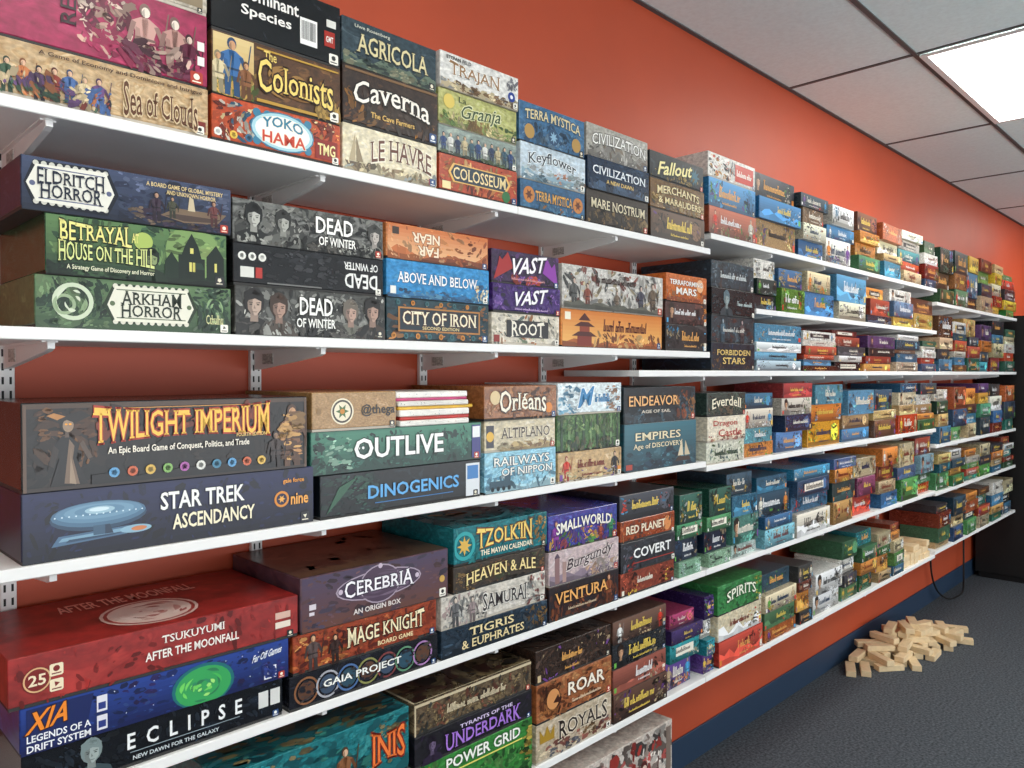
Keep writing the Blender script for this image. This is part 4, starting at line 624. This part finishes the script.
# =================================================================== WOODEN BLOCKS
BL,BW,BH=.142,.046,.029
wb=box_me('wooden_block',-BL/2,BL/2,-BW/2,BW/2,0,BH,.0018); wb.materials.append(M['wood'])
def corners(x,y,a,L=BL+.003,W=BW+.003):
    c,s=math.cos(a),math.sin(a); return [(x+c*u-s*v,y+s*u+c*v) for u,v in ((-L/2,-W/2),(L/2,-W/2),(L/2,W/2),(-L/2,W/2))]
def sat(A,B):
    for Pq in (A,B):
        for i in (0,1):
            ex,ey=Pq[i+1][0]-Pq[i][0],Pq[i+1][1]-Pq[i][1]
            a=[p[0]*ex+p[1]*ey for p in A]; b=[p[0]*ex+p[1]*ey for p in B]
            if max(a)<min(b) or max(b)<min(a): return False
    return True
rb=random.Random(5); prev=None
for lay,(rx,ry,cnt) in enumerate(((.56,.16,40),(.44,.13,30),(.32,.1,18),(.21,.075,10),(.12,.05,4))):
    here=[]; tries=0
    while len(here)<cnt and tries<7000:
        tries+=1
        t=rb.random()*2*PI; q=math.sqrt(rb.random()); x=4.46+rx*q*math.cos(t); y=-.18+ry*q*math.sin(t)-.16*(x-4.46); a=rb.uniform(0,PI)
        K_=corners(x,y,a)
        if max(p[1] for p in K_)>-.012: continue
        if any(sat(K_,o) for o in here): continue
        if prev is not None:
            sm=corners(x,y,a,BL*.3,BW*.6)
            if not any(sat(sm,o) for o in prev): continue
        here.append(K_); o=link('wooden_block',wb,None,None,(x,y,lay*(BH+.0005)),a)
        tag(o,'loose pale wooden building block in the heap on the carpet by the wall','wooden block','wooden blocks heaped on the floor')
    prev=here
# low rows of blocks on the bottom shelf above the heap
zs=CAMZ-.985
sA=s_of(908); nrow=int((4.55-sA)/.049)
for lay in range(3):
    for i in range(nrow):
        if lay==2 and (i%4 in (1,2)): continue
        o=link('wooden_block',wb,None,None,(sA+.03+i*.049,-.215+rb.uniform(-.006,.006),zs+lay*(BH+.0004)),PI/2+rb.uniform(-.008,.008))
        tag(o,'pale wooden block in the neat rows piled on the bottom shelf of middle run','wooden block','wooden blocks stacked on the bottom shelf')
# =================================================================== CABLE, CABINET
cu=bpy.data.curves.new('c','CURVE'); cu.dimensions='3D'; cu.bevel_depth=.006; cu.bevel_resolution=2
sp=cu.splines.new('NURBS'); pts=[(5.45,-.03,.47),(5.4,-.03,.3),(5.48,-.04,.1),(5.62,-.08,.0),(5.8,-.1,.0065),(5.95,-.09,.0),(6.1,-.05,.1),(6.17,-.03,.3),(6.16,-.03,.47)]
sp.points.add(len(pts)-1)
for p,c in zip(sp.points,pts): p.co=(c[0],c[1],max(c[2],.0065),1)
sp.use_endpoint_u=True; sp.order_u=3
ob=bpy.data.objects.new('c',cu); me=bpy.data.meshes.new_from_object(ob); bpy.data.objects.remove(ob)
o=link('power_cable',me,M['rubber']); tag(o,'black power cable looping down the orange wall under the far shelves','cable')
t=empty('storage_cabinet',(6.85,-.5,0)); 
link('body',box_me('body',-.38,.38,-.45,.47,.04,1.92,.004),M['black'],t)
link('plinth',box_me('plinth',-.36,.36,-.42,.45,0,.04),M['black'],t)
for sg in (-1,1):
    dr=link('door',box_me('door',.001 if sg>0 else -.378,.378 if sg>0 else -.001,-.47,-.451,.06,1.9,.002),M['black'],t)
    link('handle',box_me('handle',sg*.04-.008,sg*.04+.008,-.49,-.47,.9,1.1,.003),M['steel'],dr)
tag(t,'tall black cabinet standing beyond the far end of the shelves','cabinet')
# =================================================================== CAMERA / LIGHT / WORLD
cam=bpy.data.cameras.new('camera'); co=bpy.data.objects.new('camera',cam); COL.objects.link(co); SC.camera=co
cam.sensor_width=36; cam.lens=F/1024*36; cam.clip_start=.02
co.location=(0,-DW,CAMZ); co.rotation_euler=(PI/2-math.atan((384-VY)/F),0,-TH)
la=bpy.data.lights.new('added_fill_light','AREA'); la.shape='RECTANGLE'; la.size=WX1-WX0; la.size_y=WZ1-WZ0; la.energy=300; la.color=(.93,.97,1)
lo=bpy.data.objects.new('added_fill_light',la); COL.objects.link(lo); lo.location=((WX0+WX1)/2,YB-.45,(WZ0+WZ1)/2-.45); lo.rotation_euler=(PI/2+.85,0,0)  # added fill light outside the opening, tilted up mainly to brighten the ceiling
w=bpy.data.worlds.new('world'); SC.world=w; w.use_nodes=True
w.node_tree.nodes['Background'].inputs['Color'].default_value=(.8,.87,.95,1); w.node_tree.nodes['Background'].inputs['Strength'].default_value=.5
